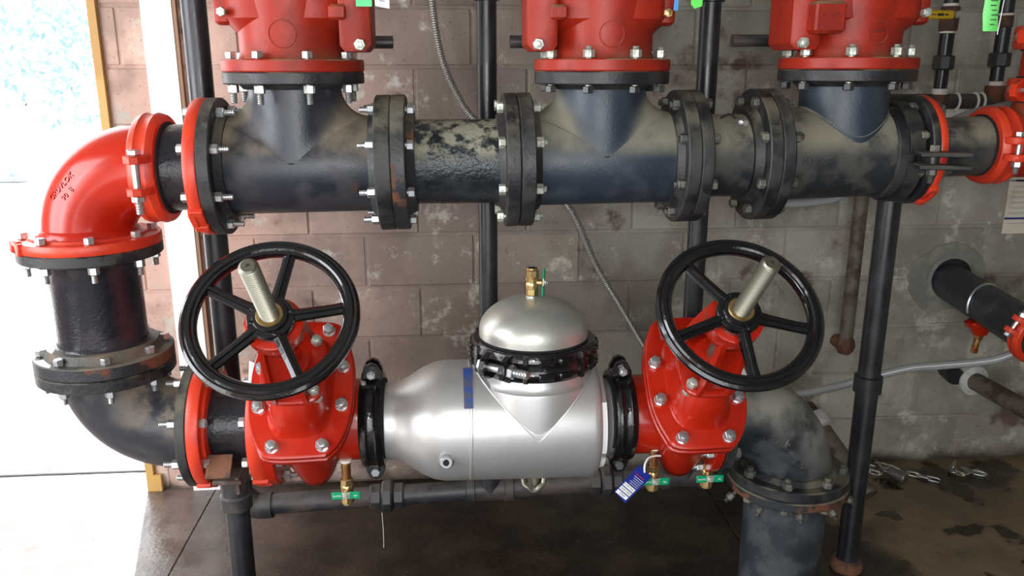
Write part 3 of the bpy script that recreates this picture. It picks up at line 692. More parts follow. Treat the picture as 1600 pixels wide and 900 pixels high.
    for k in range(5):
        a = R_(phase+72*k)*sy; c, s_ = math.cos(a), math.sin(a); u = V((c, s_, 0)); w_ = V((-s_, c, 0)); rings = []
        for r, wd, zt in ((0.040,.0155,-.002),(0.07,.0135,-.003),(0.13,.0125,-.003),(0.162,.0135,.000)):
            rings.append([fr @ (u*r+w_*x*wd+V((0,0,LH+z_+zt))) for x, z_ in ((-1,-.009),(-.95,.000),(-.35,.003),(-.25,.008),(.25,.008),(.35,.003),(.95,.000),(1,-.009),(.4,-.013),(-.4,-.013))])
        hw = B(); hw.grid(rings); hw.obj('spoke', 'wheel', wh, smooth=40)
    b = B()
    for a in (0.3, 0.3+PI/2, 0.3+PI, 0.3+1.5*PI): b.box((0.043*math.cos(a),0.043*math.sin(a),LH+.0035),(0.008,0.008,0.006),fr,0.001)
    b.obj('lock_nut', 'wheel', T)
    return T, fr
gv1, gf1 = gate_valve(-0.388, -0.4995, -0.245, 'L', 'red gate valve with black handwheel and steel stem, left of the stainless body', 8, 0)
boltring(gv1, (-0.505,YP,zl(-.5)), X_, RB, 0.070, 'zinc', stub=0.02, r=.0125)
gv2, gf2 = gate_valve(0.645, 0.50, 0.7395, 'R', 'red gate valve with black handwheel and steel stem, right of the stainless body', -16, 0)
# white cards behind the wheels
def card(name, pts, m, label, cat, th=0.0006, group=None, parent=None):
    b = B(); P = [V(p) for p in pts]; nn = (P[1]-P[0]).cross(P[2]-P[0]).normalized()*th
    b.grid([[p+nn for p in P], [p-nn for p in P]]); o = b.obj(name, m, parent, smooth=0)
    if not parent: tag(o, label, cat, group)
    return o
card('instruction_card', [(-0.535,2.085,0.875),(-0.475,2.055,0.86),(-0.455,2.02,0.735),(-0.535,2.02,0.742)], 'paperwhite', 'blank white card tucked behind the left black handwheel', 'card')
card('instruction_card', [(0.735,2.07,0.84),(0.79,2.09,0.85),(0.835,2.10,0.765),(0.755,2.06,0.748)], 'paperwhite', 'blank white card tucked behind the right black handwheel', 'card')

# --- black couplings beside the steel body
coupling('grooved_coupling', (-0.222,YP,zl(-.22)), X_, 0.132, 0.060, (0, PI), 'blackgloss', 'glossy black grooved coupling between the left gate valve and the stainless body', 'black couplings on the stainless body', rot=Z_, padr=.046, bc=.022, br=.0115, stub=.008)
coupling('grooved_coupling', (0.472,YP,zl(.47)), X_, 0.130, 0.060, (0, PI), 'blackgloss', 'glossy black grooved coupling between the stainless body and the right gate valve', 'black couplings on the stainless body', rot=Z_, padr=.046, bc=.022, br=.0115, stub=.008)
# --- stainless backflow body
T = thing('stainless_backflow_body', (0.12, YP, 0.49), 'stainless steel backflow preventer body with domed branch between the two gate valves', 'backflow preventer')
zs = zl(.12)-0.006
fx = frame((0,YP,zs), V((1,0,-0.012)))
b = B(); b.lathe([(0.108,-0.215),(0.108,-0.165),(0.112,-0.15),(0.128,-0.12),(0.150,-0.085),(0.163,-0.055),(0.1675,-0.03),(0.1685,-0.01),(0.1685,0.044)], fx, 96, cap=(True,False)); b.obj('inlet_shell', 'steel', T, smooth=60)
b = B(); b.lathe([(0.1685,0.047),(0.1685,0.375),(0.166,0.388),(0.160,0.397),(0.1455,0.402),(0.143,0.412),(0.130,0.417),(0.112,0.428),(0.108,0.438),(0.108,0.47)], fx, 96, cap=(False,True)); b.obj('outlet_shell', 'steel', T, smooth=40)
b = B(); b.lathe([(0.1683,0.041),(0.1705,0.043),(0.1705,0.048),(0.1683,0.050)], fx, 96, cap=(False,False)); b.obj('seam_weld', 'steel', T)
XB = 0.225
b = B(); b.lathe([(0.1665,zs),(0.1665,zs+0.125),(0.1655,zs+.13),(0.158,zs+0.136),(0.152,zs+0.15),(0.150,0.86)], frame((XB,YP,0), Z_), 96); b.obj('branch_neck', 'steel', T)
b = B(); b.tube([(XB+0.1675*math.cos(a), YP-0.1675*math.sin(a), zs+abs(.1690*math.cos(a))+.0005) for a in [PI*k/60 for k in range(61)]], 0.0022, 6, cap=(False,False)); b.obj('branch_weld', 'steel', T)
b = B(); b.box((0.043,YP-math.sin(R_(62))*.170,zs+0.0), (0.01,0.01,0.01)); 
bs = B(); rings = []
for k in range(9):
    a = R_(33+ (78-33)*k/8); rings.append([V((x, YP-math.cos(a)*r, zs+math.sin(a)*r)) for r, x in ((0.169,0.028),(0.1715,0.028),(0.1715,0.052),(0.169,0.052))])
bs.grid(rings); bs.obj('sticker', 'strip', T)
for z0, z1 in ((-0.05, .09), (-.11,-.07)):
    bs = B(); rings = []
    for k in range(7):
        z = z0+(z1-z0)*k/6; y = math.sqrt(.147**2-z*z); rings.append([V((x, YP-y-q, zs+z)) for q, x in ((0,0.394),(0.006,0.394),(0.006,0.412),(0,0.412))])
    bs.grid(rings); bs.obj('white_label', 'paperwhite', T)
b = B(); fp = frame((-0.022,YP-0.158,zs-0.045), V((0,-1,0.10))); b.lathe([(0.021,-.02),(0.021,0.010),(0.0175,0.014),(0.0175,0.020),(0.0155,0.022),(0.009,0.022),(0.0085,0.010)], fp, 28); b.obj('test_plug', 'zinc', T)
b = B(); b.hex(fp, 0.0085, 0.0195, 0.0225); b.obj('plug_socket', 'hole', T)
b = B(); b.lathe([(0.020,zs-.175),(0.020,zs-.150)], frame((XB,2.09,0),Z_), 24); b.tube([(0.190,2.07,zs-.150),(0.193,2.065,zs-.165),(0.203,2.06,zs-.172),(0.213,2.06,zs-.182),(0.226,2.06,zs-.182),(0.236,2.06,zs-.172),(0.246,2.065,zs-.165),(0.249,2.07,zs-.150)], 0.007, 8, 3); b.obj('drain_lug', 'stem', T)
# dome cap
b = B(); pf = [(0.150,0.885),(0.1505,0.925)]
for k in range(1, 19): t = k/18*PI/2; pf.append((0.1505*math.cos(t) if k < 18 else 0.0005, 0.925+0.092*math.sin(t)))
b.lathe(pf, frame((XB,YP,0), Z_), 96); T2 = T; b.obj('dome_cap', 'dome', T, smooth=60)
dc = coupling('grooved_coupling', (XB,YP,0.866), Z_, 0.170, 0.078, (R_(233), R_(53)), 'blackgloss', 'big ribbed black coupling clamping the stainless dome, with long bolt in front', None, ribs=True, rot=X_, padr=.050, bc=.030, br=.0175, stub=.042)

# --- ball valves
def ball_valve(loc, dirv, hd, label, group, nip=0.0, nlen=0.055, angle=0.0, tee=True, name='ball_valve'):
    z = V(dirv).normalized(); T = thing(name, loc, label, 'valve', group); fr = frame(loc, z, hd)   # x towards handle, valve grows along z
    o = 0.0
    b = B(); b.lathe([(0.0125,-.004),(0.0165,-.003),(0.0165,0.005),(0.0125,0.006)], fr, 24); b.obj('thread_tape', 'ptfe' if nlen else 'zinc', T)
    if nlen: b = B(); b.cyl(fr @ V((0,0,0)), fr @ V((0,0,nlen)), 0.0125, 24); b.obj('nipple', 'copper', T)
    o = nlen if nlen else 0.006
    b = B(); b.hex(fr, 0.0175, o, o+.020); b.lathe([(0.0155,o+.018),(0.0175,o+.022),(0.0175,o+.034),(0.0160,o+.037),(0.0175,o+.040),(0.0185,o+.050),(0.0165,o+.052)], fr, 28); b.hex(fr, 0.0185, o+.050, o+.072, 8)
    b.lathe([(0.0150,o+.072),(0.0150,o+.076),(0.0105,o+.076)], fr, 24, cap=(False,False))
    b.cyl(fr @ V((0.010,0,o+.036)), fr @ V((0.028,0,o+.036)), 0.0085, 18); b.obj('valve_body', 'brass', T)
    b = B(); b.lathe([(0.0105,o+.0765),(0.010,o+.05)], fr, 20); b.obj('outlet_bore', 'hole', T)
    y = fr.to_3x3() @ Y_; hx = fr.to_3x3() @ X_; ha = (y*math.cos(angle)+z*math.sin(angle)).normalized(); fh = frame(fr @ V((0.030,0,o+.036)), hx, ha)
    for sgn in (-1, 1):
        b = B(); b.box((sgn*0.024,0,0.0015), (0.030,0.0215,0.006), fh, 0.0025); hv = b.obj('handle_wing', 'green', T)
    b = B(); b.box((0,0,0.002),(0.022,0.019,0.004),fh,0.001); b.hex(fh, 0.008, 0.003, 0.010); b.lathe([(0.0045,0.009),(0.0045,0.014)], fh, 12); b.obj('handle_nut', 'palebolt', T)
    up = fh.to_3x3() @ Y_
    return T, fh
def handle_text(T, fh, s=1):
    for dx, st, sz in ((-0.024,'WATTS',0.0068),(0.026,'(M)',0.0065)):
        text(st, sz, 0.0002, lambda p, dx=dx: fh @ V((s*(dx+p.x), s*p.y, 0.0048+p.z)), 'white', T)
for x, zt, y, lb, nl in ((-0.298, 0.582, 2.08, 'small brass ball valve with green wing handle under the left gate valve', 0.055), (0.562, 0.588, 2.08, 'brass ball valve with green wing handle beside the blue tag', 0.055), (0.722, 0.582, 2.09, 'small brass ball valve with green wing handle, rightmost beneath the right gate valve', 0.052)):
    T, fh = ball_valve((x, y, zt), (0.0,-0.02,-1), (0,-1,0.08), lb, 'small ball valves under the gate valves', nlen=nl)
    xx = fh.to_3x3() @ X_; handle_text(T, fh, 1 if xx.x > 0 else -1)
T, fh = ball_valve((0.220,YP,1.016), (0,0,1), (1,-0.25,0), 'tiny brass ball valve with green handle standing on top of the stainless dome', None, nlen=0, angle=1.25)
# blue tag
P = [V((0.442,2.03,0.482)), V((0.474,2.03,0.444)), V((0.546,2.03,0.523)), V((0.510,2.03,0.561))]
T = thing('hang_tag', (0.51,2.03,0.41), 'blue hang tag with three handwritten white lines looped on a small ball valve', 'tag')
b = B(); b.grid([[p+V((0,.0008,0)) for p in P],[p-V((0,.0008,0)) for p in P]]); b.obj('card', 'bluetag', T, smooth=0)
ux = (P[2]-P[1]).normalized(); uy = (P[0]-P[1]).normalized(); uy = (uy-ux*uy.dot(ux)).normalized(); LT = (P[2]-P[1]).length; WT = (P[0]-P[1]).length
def tg(u, v, z=0.0014): return P[1]+ux*u+uy*v+V((0,-z,0))
for i, (u, st) in enumerate(((0.014,'ETNA'),(0.0285,'LIENT AND'),(0.043,'SYSTEM TRAUT'))):
    card('writing_line', [tg(u-.006,.006), tg(u+.0055,.006), tg(u+.0055,WT-.003), tg(u-.006,WT-.003)], 'white', None, None, .0002, parent=T)
    text(st, 0.0085 if i < 2 else 0.0075, 0.0001, lambda p, u=u: tg(u, WT/2+.001, .0019)+uy*(-p.x)*0.85+ux*p.y, 'ink', T)
card('red_line', [tg(LT-.022,.010), tg(LT-.020,.010), tg(LT-.020,WT-.006), tg(LT-.022,WT-.006)], 'redprint', None, None, .0002, parent=T)
for i in range(5): card('print_line', [tg(LT-.029-i*.006,.006), tg(LT-.028-i*.006,.006), tg(LT-.028-i*.006,WT-.01-.003*(i%3)), tg(LT-.029-i*.006,WT-.01-.003*(i%3))], 'white', None, None, .0001, parent=T)
b = B(); b.tube([(0.525,2.028,0.538),(0.525,2.03,0.560),(0.538,2.045,0.572),(0.560,2.058,0.572),(0.577,2.065,0.568),(0.580,2.08,0.560)], 0.0028, 8, 4); b.obj('tie', 'white', T)

# --- right black flange elbow and foot
XF = 0.990
T = thing('black_elbow', (XF, YP, 0.46), 'large dusty black cast elbow with raised lettering at lower right, turning down', 'pipe elbow')
z3 = zl(.75)-0.006; re = 0.185
flange(T, (0.740,YP,z3), (0.768,YP,z3), 'flange_k', hub=(0.126,0.014)); flange(T, (XF,YP,0.447), (XF,YP,0.478), 'flange_k', hub=(0.128,0.014))
path = [V((0.76,YP,z3))]+arc((XF-re,YP,z3-re), X_, Z_, re, PI/2, 0, 24)+[V((XF,YP,0.47))]
b = B(); b.tube(path, 0.121, 72); b.obj('elbow_body', 'elbow_dusty', T, smooth=60)
boltring(T, (0.740,YP,z3), -X_, RB, 0.058, 'zinc', stub=0.02, r=.0125)
boltring(T, (XF,YP,0.447), Z_, RB, 0.062, 'oldbolt', stub=0.012, r=0.0145)
def onel2(cx, cz, rot, bend=0.0):
    C_ = V((XF-re, z3-re))
    def fn(p):
        a0 = math.atan2(cz-C_.y, cx-C_.x); R0 = (V((cx,cz))-C_).length
        q = V((p.x*math.cos(rot)-p.y*math.sin(rot), p.x*math.sin(rot)+p.y*math.cos(rot)))
        a = a0-q.x/R0; rr = R0+q.y; rad = rr-re; h = math.sqrt(max(.121**2-rad*rad, 1e-6))
        return V((C_.x+rr*math.cos(a), YP-h-p.z, C_.y+rr*math.sin(a)))
    return fn
text('90 8-8 400Z', 0.022, 0.004, onel2(0.880, 0.625, PI), 'elbow_dusty', T); text('M3', 0.020, 0.004, onel2(0.978, 0.535, PI), 'elbow_dusty', T); text('DI', 0.020, 0.004, onel2(0.955, 0.545, PI), 'elbow_dusty', T)
b = B(); fb = frame((0.941,2.034,0.600), V((0.25,-1,0.12))); b.lathe([(0.024,-.01),(0.024,0.003),(0.0215,0.005),(0.0195,0.0025)], fb, 32); b.obj('badge', 'elbow_dusty', T)
text('FM', 0.024, 0.003, lambda p: fb @ V((-p.x, p.y, 0.004+p.z)) if (fb.to_3x3()@X_).x < 0 else fb @ V((p.x, p.y, 0.004+p.z)), 'elbow_dusty', T)
T = thing('floor_pipe', (XF, YP, 0), 'wide black riser pipe coming out of the floor at lower right, with rusty-edged flange', 'pipe')
flange(T, (XF,YP,0.446), (XF,YP,0.419), 'flange_rust', R=0.176)
b = B(); b.cyl((XF,YP,0), (XF,YP,0.43), 0.1185, 72); b.obj('pipe', 'riser', T)
for k, (a, rr) in enumerate(((R_(222),.150),(R_(262),.140),(R_(300),.145),(R_(338),.160),(R_(188),.165))):
    p = V((XF+rr*math.cos(a), YP+rr*math.sin(a), 0.41)); dr = V((math.cos(a)*.6, math.sin(a)*.6, -0.5))
    place(boltmesh('oldbolt', 0.02, 0.012, 0.010), 'set_screw', frame(p, dr), T)

# ================================================================== CHECK VALVES ON THE HEADER
def check_valve(x0, mirror, variant, label):
    T = thing('check_valve', (x0, YP, 1.612 if variant == 1 else 1.614), label, 'valve', 'red check valves on the header'); zf = T.location.z
    if variant == 3: zf = 1.6185
    s = mirror                                    # side of the hinge box (+1 right, -1 left)
    flange(T, (x0,YP,zf), (x0,YP,zf+0.029), 'redvalve', R=0.173)
    f = frame((x0,YP,0), Z_)
    b = B(); b.lathe([(0.12,zf+.025),(0.131,zf+.03),(0.126,zf+.045),(0.126,zf+.075),(0.127,zf+.12),(0.130,zf+.16),(0.130,zf+.40)], f, 64); b.obj('valve_body', 'redvalve', T, smooth=60)
    # cover seat ring: broad band that steps out above the barrel, on the front
    b = B(); b.loft([(zf+.085,.120,.07,0,.0,3),(zf+.105,.140,.10,0,.0,3),(zf+.122,.155,.118,0,.0,3),(zf+.25,.158,.118,0,.0,3),(zf+.4,.158,.118,0,.0,3)], f, 48); b.obj('upper_body', 'redvalve', T)
    # side hinge box with clamp bolt
    bx = x0+s*0.170; y0 = YP-0.115
    b = B(); pts = [(-0.030,0.047),(0.018,0.047),(0.033,0.062),(0.034,0.40),(-0.040,0.40),(-0.040,0.060)]
    fp = frame((bx, y0, zf), V((0,1,0)), X_)       # x = X, y = z x x
    yy = (fp.to_3x3() @ Y_).z
    P = [(s*px*1.0, pz*yy) for px, pz in pts]
    b.prism(P, fp, 0.0, 0.15, 0.003); b.obj('side_cover', 'redvalve', T)
    if variant == 3:
        b = B(); b.box((x0-0.130, YP-0.135, zf+.120), (0.075,0.06,0.075), frame((0,0,0),Z_), 0.008); b.obj('nameplate_boss', 'redvalve', T)
        text('LI 3003', 0.017, 0.0012, lambda p: V((x0-0.130+p.x, YP-0.1655-p.z, zf+.126+p.y)), 'redvalve', T)
    else:
        b = B(); b.box((x0+s*0.128, YP-0.10, zf+.135), (0.04,0.05,0.035), None, 0.006); b.obj('cover_boss', 'redvalve', T)
    place(boltmesh('palebolt', 0.04, 0.005, 0.0125), 'bolt', frame((bx+s*0.008, y0+0.017, zf+.062), (0,-1,0), (1,.2,.5)), T)
    # opposite lug
    b = B(); b.loft([(zf+.108,.012,.02),(zf+.115,.020,.03),(zf+.40,.024,.04)], frame((x0-s*0.146,YP-0.05,0),Z_), 20, 4); b.obj('cover_lug', 'redvalve', T)
    place(boltmesh('brass' if variant == 2 else 'palebolt', 0.02, 0.003, 0.010), 'plug', frame((x0-s*0.138, YP-0.085, zf+.135), (0,-1,0)), T)
    # raised circle on the front
    RC = {1: .031, 2: .030, 3: .026}[variant]; cx, cz = x0+(0.0 if variant != 3 else 0.012), zf+0.086; b = B(); rings = []
    b.tube([(cx+RC*math.cos(a), YP-math.sqrt(.1262**2-(cx-x0+RC*math.cos(a))**2)-.0006-(RC*math.sin(a))*.012, cz+RC*math.sin(a)) for a in [2*PI*k/40 for k in range(41)]], 0.0016, 6, cap=(False,False)); b.obj('cast_ring', 'redvalve', T)
    if variant == 3: text("Dick's", 0.0135, 0.0002, lambda p: V((cx+p.x, YP-math.sqrt(.1262**2-(cx-x0+p.x)**2)-.0012-p.z, cz+.005+p.y+p.x*.15)), 'ink', T, 'handwriting')
    sx = {1: 0.235, 2: -0.222, 3: -0.262}[variant]
    b = B(); b.cyl((x0+s*0.12, 2.28, zf+.075), (x0+sx*1.02, 2.28, zf+.075), 0.0165, 20); b.cyl((x0+s*0.05, 2.15, zf+.075), (x0+s*0.12, 2.29, zf+.075), 0.0165, 20); b.obj('side_port', 'drain', T)
check_valve(-0.380, 1, 1, 'dusty red check valve standing on the leftmost header tee, clamp bolt on its right')
check_valve(0.396, -1, 2, 'dusty red check valve standing on the middle header tee, clamp bolt on its left')
check_valve(1.045, -1, 3, 'red check valve with a handwritten name in its circle, on the rightmost header tee')
card('hang_tag', [(-0.204,1.999,1.757),(-0.168,1.999,1.757),(-0.166,1.999,1.83),(-0.206,1.999,1.83)], 'greentag', 'green paper tag hanging beside the left check valve at the top edge', 'tag')
card('hang_tag', [(-0.160,1.99,1.758),(-0.128,1.99,1.752),(-0.126,1.99,1.83),(-0.162,1.99,1.83)], 'paperwhite', 'white paper tag with small print at the top edge, right of the green tag', 'tag')
for i, z in enumerate((1.768, 1.7745)):
    card('small_print', [(-0.150+.004*i,1.9885,z),(-0.138+.002*i,1.9885,z-.0012),(-0.138+.002*i,1.9885,z+.0012),(-0.150+.004*i,1.9885,z+.0026)], 'print', None, None, .0002, parent=[o for o in bpy.data.objects if o.name.startswith('hang_tag') and o.type == 'MESH'][-1])
card('hang_tag', [(0.536,2.0,1.752),(0.546,2.0,1.752),(0.549,2.0,1.83),(0.539,2.0,1.83)], 'lightblue', 'narrow light blue tag hanging at the top edge, right of the middle check valve', 'tag')
card('hang_tag', [(0.577,2.0,1.766),(0.586,2.0,1.756),(0.604,2.0,1.762),(0.606,2.0,1.83),(0.576,2.0,1.83)], 'limetag', 'lime green tag hanging at the top edge in front of a black riser pipe', 'tag')
b = B(); pts = [V((1.307,2.0,1.83)), V((1.303,1.995,1.79)), V((1.303,1.998,1.75)), V((1.311,2.0,1.708))]; b.grid([[p+V((-.018,.006,0)), p+V((0.0,-.003,0)), p+V((.018,.002,0)), p+V((.018,.0032,0)), p+V((0.0,-.0018,0)), p+V((-.018,.0072,0))] for p in [q+V((.018,0,0)) for q in pts]])
tg2 = tag(b.obj('hang_tag', 'limetag', None, smooth=50), 'curled lime green tag with printed lines hanging at upper right', 'tag')
for i in range(9):
    z = 1.722+0.011*i; x0_ = 1.316 if z < 1.76 else 1.311
    card('small_print', [(x0_,1.9935-.0035,z),(x0_+.012+.003*(i%3),1.994-.0035,z),(x0_+.012+.003*(i%3),1.994-.0035,z+.002),(x0_,1.9935-.0035,z+.002)], 'ink', None, None, .0003, parent=tg2)
B().tube([(1.352,2.0,1.83),(1.349,2.0,1.77),(1.345,2.0,1.70)], 0.0012, 6, 3).obj('string', 'white', tg2)

# ================================================================== BACK PIPING
YB = 2.42
def vpipe(x, y, z0, z1, r, label, name='riser_pipe', m='post', coups=()):
    T = thing(name, (x, y, z0), label, 'pipe', None)
    b = B(); b.cyl((x,y,z0), (x,y,z1), r, 36); b.obj('pipe', m, T)
    for z in coups:
        b = B(); b.lathe([(r+.001,z-.028),(r+.0085,z-.026),(r+.0085,z+.026),(r+.001,z+.028)], frame((x,y,0),Z_), 36); b.obj('pipe_socket', m, T)
    return T
vpipe(-0.686, YB, 0.31, 2.6, 0.034, 'black vertical pipe against the wall at left, behind the left handwheel', coups=(1.87,))
vpipe(0.114, YB, 0.33, 2.6, 0.0285, 'black vertical pipe passing behind the stainless dome, middle of the wall', coups=(1.83,))
vpipe(0.757, YB, 0.33, 2.6, 0.0295, 'black vertical pipe passing behind the right handwheel', coups=(1.83,))
T = vpipe(1.305, 2.325, 0.035, 1.29, 0.034, 'tall black floor post at right with a screwed socket at mid height', name='support_post', m='post', coups=(0.66,))
b = B(); b.lathe([(0.030,0),(0.050,0.0),(0.052,0.012),(0.047,0.03),(0.036,0.037)], frame((1.305,2.325,0),Z_), 32); b.obj('rusty_foot', 'rust', T)
T = vpipe(1.555, 2.97, 0.575, 1.30, 0.026, 'thin rusty brown pipe on the wall left of the tall black post', name='rusty_pipe', m='rustpipe')
b = B(); b.lathe([(0.001,-.035),(0.022,-.030),(0.034,-.01),(0.036,0.01),(0.030,0.028),(0.026,0.035)], frame((1.555,2.97,0.555),(0.15,.0,1)), 20); b.cyl((1.555,2.97,0.555),(1.555,3.055,0.555),0.026,20); b.obj('elbow', 'rust', T)
# low horizontal drain run
T = thing('drain_pipe', (0.1, YB, 0.25), 'low horizontal black drain pipe with tees and unions, running behind the valves', 'pipe')
def dz(x): return 0.286+0.034*x
b = B(); b.cyl((-0.62,YB,dz(-.62)), (1.02,YB,dz(1.02)), 0.033, 36); b.obj('pipe', 'drain', T)
for x in (-0.686,):
    b = B(); b.tube([(x,YB,.36),(x,YB,.31),(x+.02,YB,.285),(x+.05,YB,dz(x)),(x+.10,YB,dz(x))], .041, 24, 3); b.obj('pipe_bend', 'drain', T)
for x in (0.112, 0.757):
    b = B(); b.lathe([(.036,-.078),(.042,-.076),(.042,-.050),(.037,-.048),(.037,.048),(.042,.050),(.042,.076),(.036,.078)], frame((x,YB,dz(x)),X_), 32); b.lathe([(.037,0),(.037,.05),(.042,.052),(.042,.076),(.036,.078)], frame((x,YB,dz(x)),Z_), 32); b.obj('pipe_tee', 'drain', T)
for x in (-0.215, 0.50):
    b = B(); f = frame((x,YB,dz(x)),X_); b.hex(f, .042, -.060, -.022, 8); b.hex(f, .055, -.022, .014, 8); b.hex(f, .043, .014, .050, 8); b.obj('union', 'drain', T)
b = B(); b.tube([(-0.235,YB-.05,dz(-.235)-.03),(-0.232,YB-.06,dz(-.235)-.09),(-0.233,YB-.06,dz(-.235)-.15)], 0.0011, 6, 3); b.obj('drip_string', 'paper', T)
# elbow-to-floor pipe and wall pipes at right
def wallpipe(p0, p1, r, label, m, collar=None, cm='whitepipe', name='wall_pipe', hole=None):
    T = thing(name, p0, label, 'pipe'); b = B(); b.cyl(p0, p1, r, 40); b.obj('pipe', m, T)
    if collar: b = B(); b.lathe([(r*.98,-.03),(collar,-.028),(collar*1.03,0.0),(collar,.035),(r*1.05,.04)], frame(V(p0)+(V(p1)-V(p0))*((p0[1]-3.0)/(p0[1]-p1[1])), V(p1)-V(p0)), 36); b.obj('collar', cm, T)
    return T
wallpipe((1.462,3.07,0.262), (1.585,2.72,0.035), 0.036, 'dull brown pipe slanting from a white collar to the floor, behind the big black elbow', 'rustpipe', 0.056)
T = wallpipe((1.995,3.09,0.800), (1.975,2.33,0.725), 0.073, 'thick black pipe coming out of a hole in the wall at the right edge', 'riser')
b = B(); b.tube([(1.985+.076*math.cos(a), 2.80+.02*math.cos(a), .770+.076*math.sin(a)) for a in [PI*k/24 for k in range(-3,28)]], .005, 8, cap=(True,True)); b.obj('strap', 'zinc', T)
b = B(); b.loft([(-.065,.045,.03),(-.072,.062,.03),(-.085,.055,.028),(-.105,.030,.024),(-.120,.024,.02)], frame((1.985,2.80,.77),Z_), 20, 3); b.obj('outlet_saddle', 'red', T)
b = B(); fz = frame((1.985,2.80,.652),(-.15,0,-1)); b.hex(fz,.018,0,.02); b.cyl(fz@V((0,0,.02)), fz@V((0,0,.055)), .012, 16); b.hex(fz,.014,.055,.075); b.obj('brass_nipple', 'copper', T)
coupling('grooved_coupling', (1.976,2.49,.742), V((.02,1,.1)), 0.092, 0.055, (PI*1.15, PI*.15), 'orange', 'red grooved coupling on the thick wall pipe at the right edge', rot=X_, padr=.04, bc=.022, br=.011)
# plaster ring around the thick pipe
rr = random.Random(7); pts = []
for k in range(40):
    a = 2*PI*k/40; r = 0.150*(1+.07*math.sin(2*a+1)+.025*math.sin(5*a)+rr.uniform(-.025,.025)); pts.append((r*math.cos(a), r*math.sin(a)))
T = thing('mortar_patch', (1.985, YW, 0.80), 'irregular damp mortar patch around the thick pipe hole in the wall', 'mortar patch')
b = B(); b.prism(pts, frame((1.985,YW,0.81),(0,-1,0)), -.001, .006, .002); b.obj('patch', 'patch', T, smooth=0)
b = B(); b.lathe([(.088,-.0),(.10,.010),(.085,.015)], frame((2.0,YW-.003,.805),(0,-1,0)), 40, cap=(False,False)); b.obj('sleeve_rim', 'patch', T)
b = B(); b.lathe([(.0001,.007),(.086,.0075)], frame((2.0,YW,.808),(0,-1,0)), 40, cap=(False,False)); b.obj('hole_shadow_gap', 'hole', T)
wallpipe((2.105,3.09,0.395), (2.15,2.45,0.385), 0.036, 'brown-grey pipe leaving the wall through a white collar at the lower right edge', 'rustpipe', 0.062)
T = thing('wall_stub', (2.04, 3.06, 0.42), 'short black pipe stub in the wall left of the white collar', 'pipe'); b = B(); b.cyl((2.045,3.06,.415),(2.035,2.97,.412),.035,28); b.obj('pipe', 'flange_k', T)
# hoses and conduits
def hose(name, path, r, m, label, cat='hose', wave=None, sub=8, seg=16):
    b = B(); P = catmull([V(p) for p in path], sub) if not wave else None
    if wave:
        P = catmull([V(p) for p in path], 12); L = sum((P[i+1]-P[i]).length for i in range(len(P)-1)); n = int(L/wave)*3
        # resample evenly
        cum = [0]; 
        for i in range(len(P)-1): cum.append(cum[-1]+(P[i+1]-P[i]).length)
        Q = []; j = 0
        for i in range(n+1):
            d = L*i/n
            while j < len(P)-2 and cum[j+1] < d: j += 1
            t = (d-cum[j])/max(cum[j+1]-cum[j], 1e-9); Q.append(P[j].lerp(P[j+1], min(t,1)))
        b.tube(Q, lambda t: r*(1.0 if round(t*n) % 3 else 0.84), 12)
    else: b.tube(P, r, seg)
    return tag(b.obj(name, m, None, smooth=60 if not wave else 20), label, cat)
hose('flexible_conduit', [(-0.075,2.98,2.2),(-0.047,2.98,1.852),(-0.018,2.98,1.66),(0.035,2.98,1.53),(0.10,2.98,1.44),(0.25,2.99,1.32),(0.44,3.0,1.125),(0.55,3.0,0.90),(0.65,3.01,0.735),(0.78,3.02,0.52),(0.88,3.03,0.36)], 0.0125, 'flex', 'ribbed metal flexible conduit running down the wall behind the middle of the header', 'conduit', wave=0.008)
T = hose('braided_hose', [(2.35,2.5,.76),(2.02,2.58,.665),(1.90,2.6,.620),(1.72,2.62,.598),(1.62,2.62,.592),(1.50,2.62,.567),(1.38,2.66,.515),(1.28,2.75,.452),(1.22,2.9,.395)], 0.0145, 'pvc', 'grey braided hose sagging across the wall behind the tall black post', 'hose')
b = B()
P = catmull([V(p) for p in [(2.35,2.5,.76),(2.02,2.58,.665),(1.90,2.6,.620),(1.72,2.62,.598),(1.62,2.62,.592),(1.50,2.62,.567),(1.38,2.66,.515),(1.28,2.75,.452),(1.22,2.9,.395)]], 24)
for i in range(0, len(P)-1, 1):
    q = P[i]+V((0,-.0132,.0062)); b.box((0,0,0), (.0075,.0025,.0025), frame(q, Z_, (P[i+1]-P[i])))
o = b.obj('braid_stripe', 'white', T, smooth=0); o['kind'] = 'stuff'
hose('grey_conduit', [(2.2,2.5,1.56),(1.90,2.55,1.53),(1.78,2.58,1.50),(1.66,2.6,1.465),(1.50,2.6,1.36),(1.38,2.6,1.27),(1.28,2.6,1.21),(1.20,2.6,1.194),(1.11,2.6,1.19),(1.02,2.6,1.20),(0.96,2.65,1.24)], 0.0135, 'pvc', 'smooth grey conduit curving behind the right end of the header', 'conduit')
# upper right small pipework
def stack(x, y, prof, mats, label):
    T = thing('small_riser', (x, y, 1.5), label, 'pipe')
    for (z0, z1, r, hx, m, nm) in prof:
        b = B(); f = frame((x,y,0),Z_)
        if hx: b.hex(f, r, z0, z1, hx)
        else: b.cyl((x,y,z0),(x,y,z1),r,24,0.001)
        b.obj(nm, m, T)
    return T
PR = [(1.50,1.53,.034,0,'rust','pipe_tee'),(1.53,1.55,.026,0,'ptfe','thread_tape'),(1.55,1.62,.022,0,'post','pipe'),(1.615,1.665,.036,8,'drain','union'),(1.66,1.74,.024,0,'post','pipe'),(1.74,1.747,.026,0,'ptfe','thread_tape'),(1.747,1.83,.032,8,'rust','valve_body'),(1.83,1.84,.024,0,'ptfe','thread_tape'),(1.84,2.3,.024,0,'post','pipe')]
T = stack(1.765, 2.9, PR, None, 'small dark vertical pipe with a union and yellow-handled shutoff at upper right')
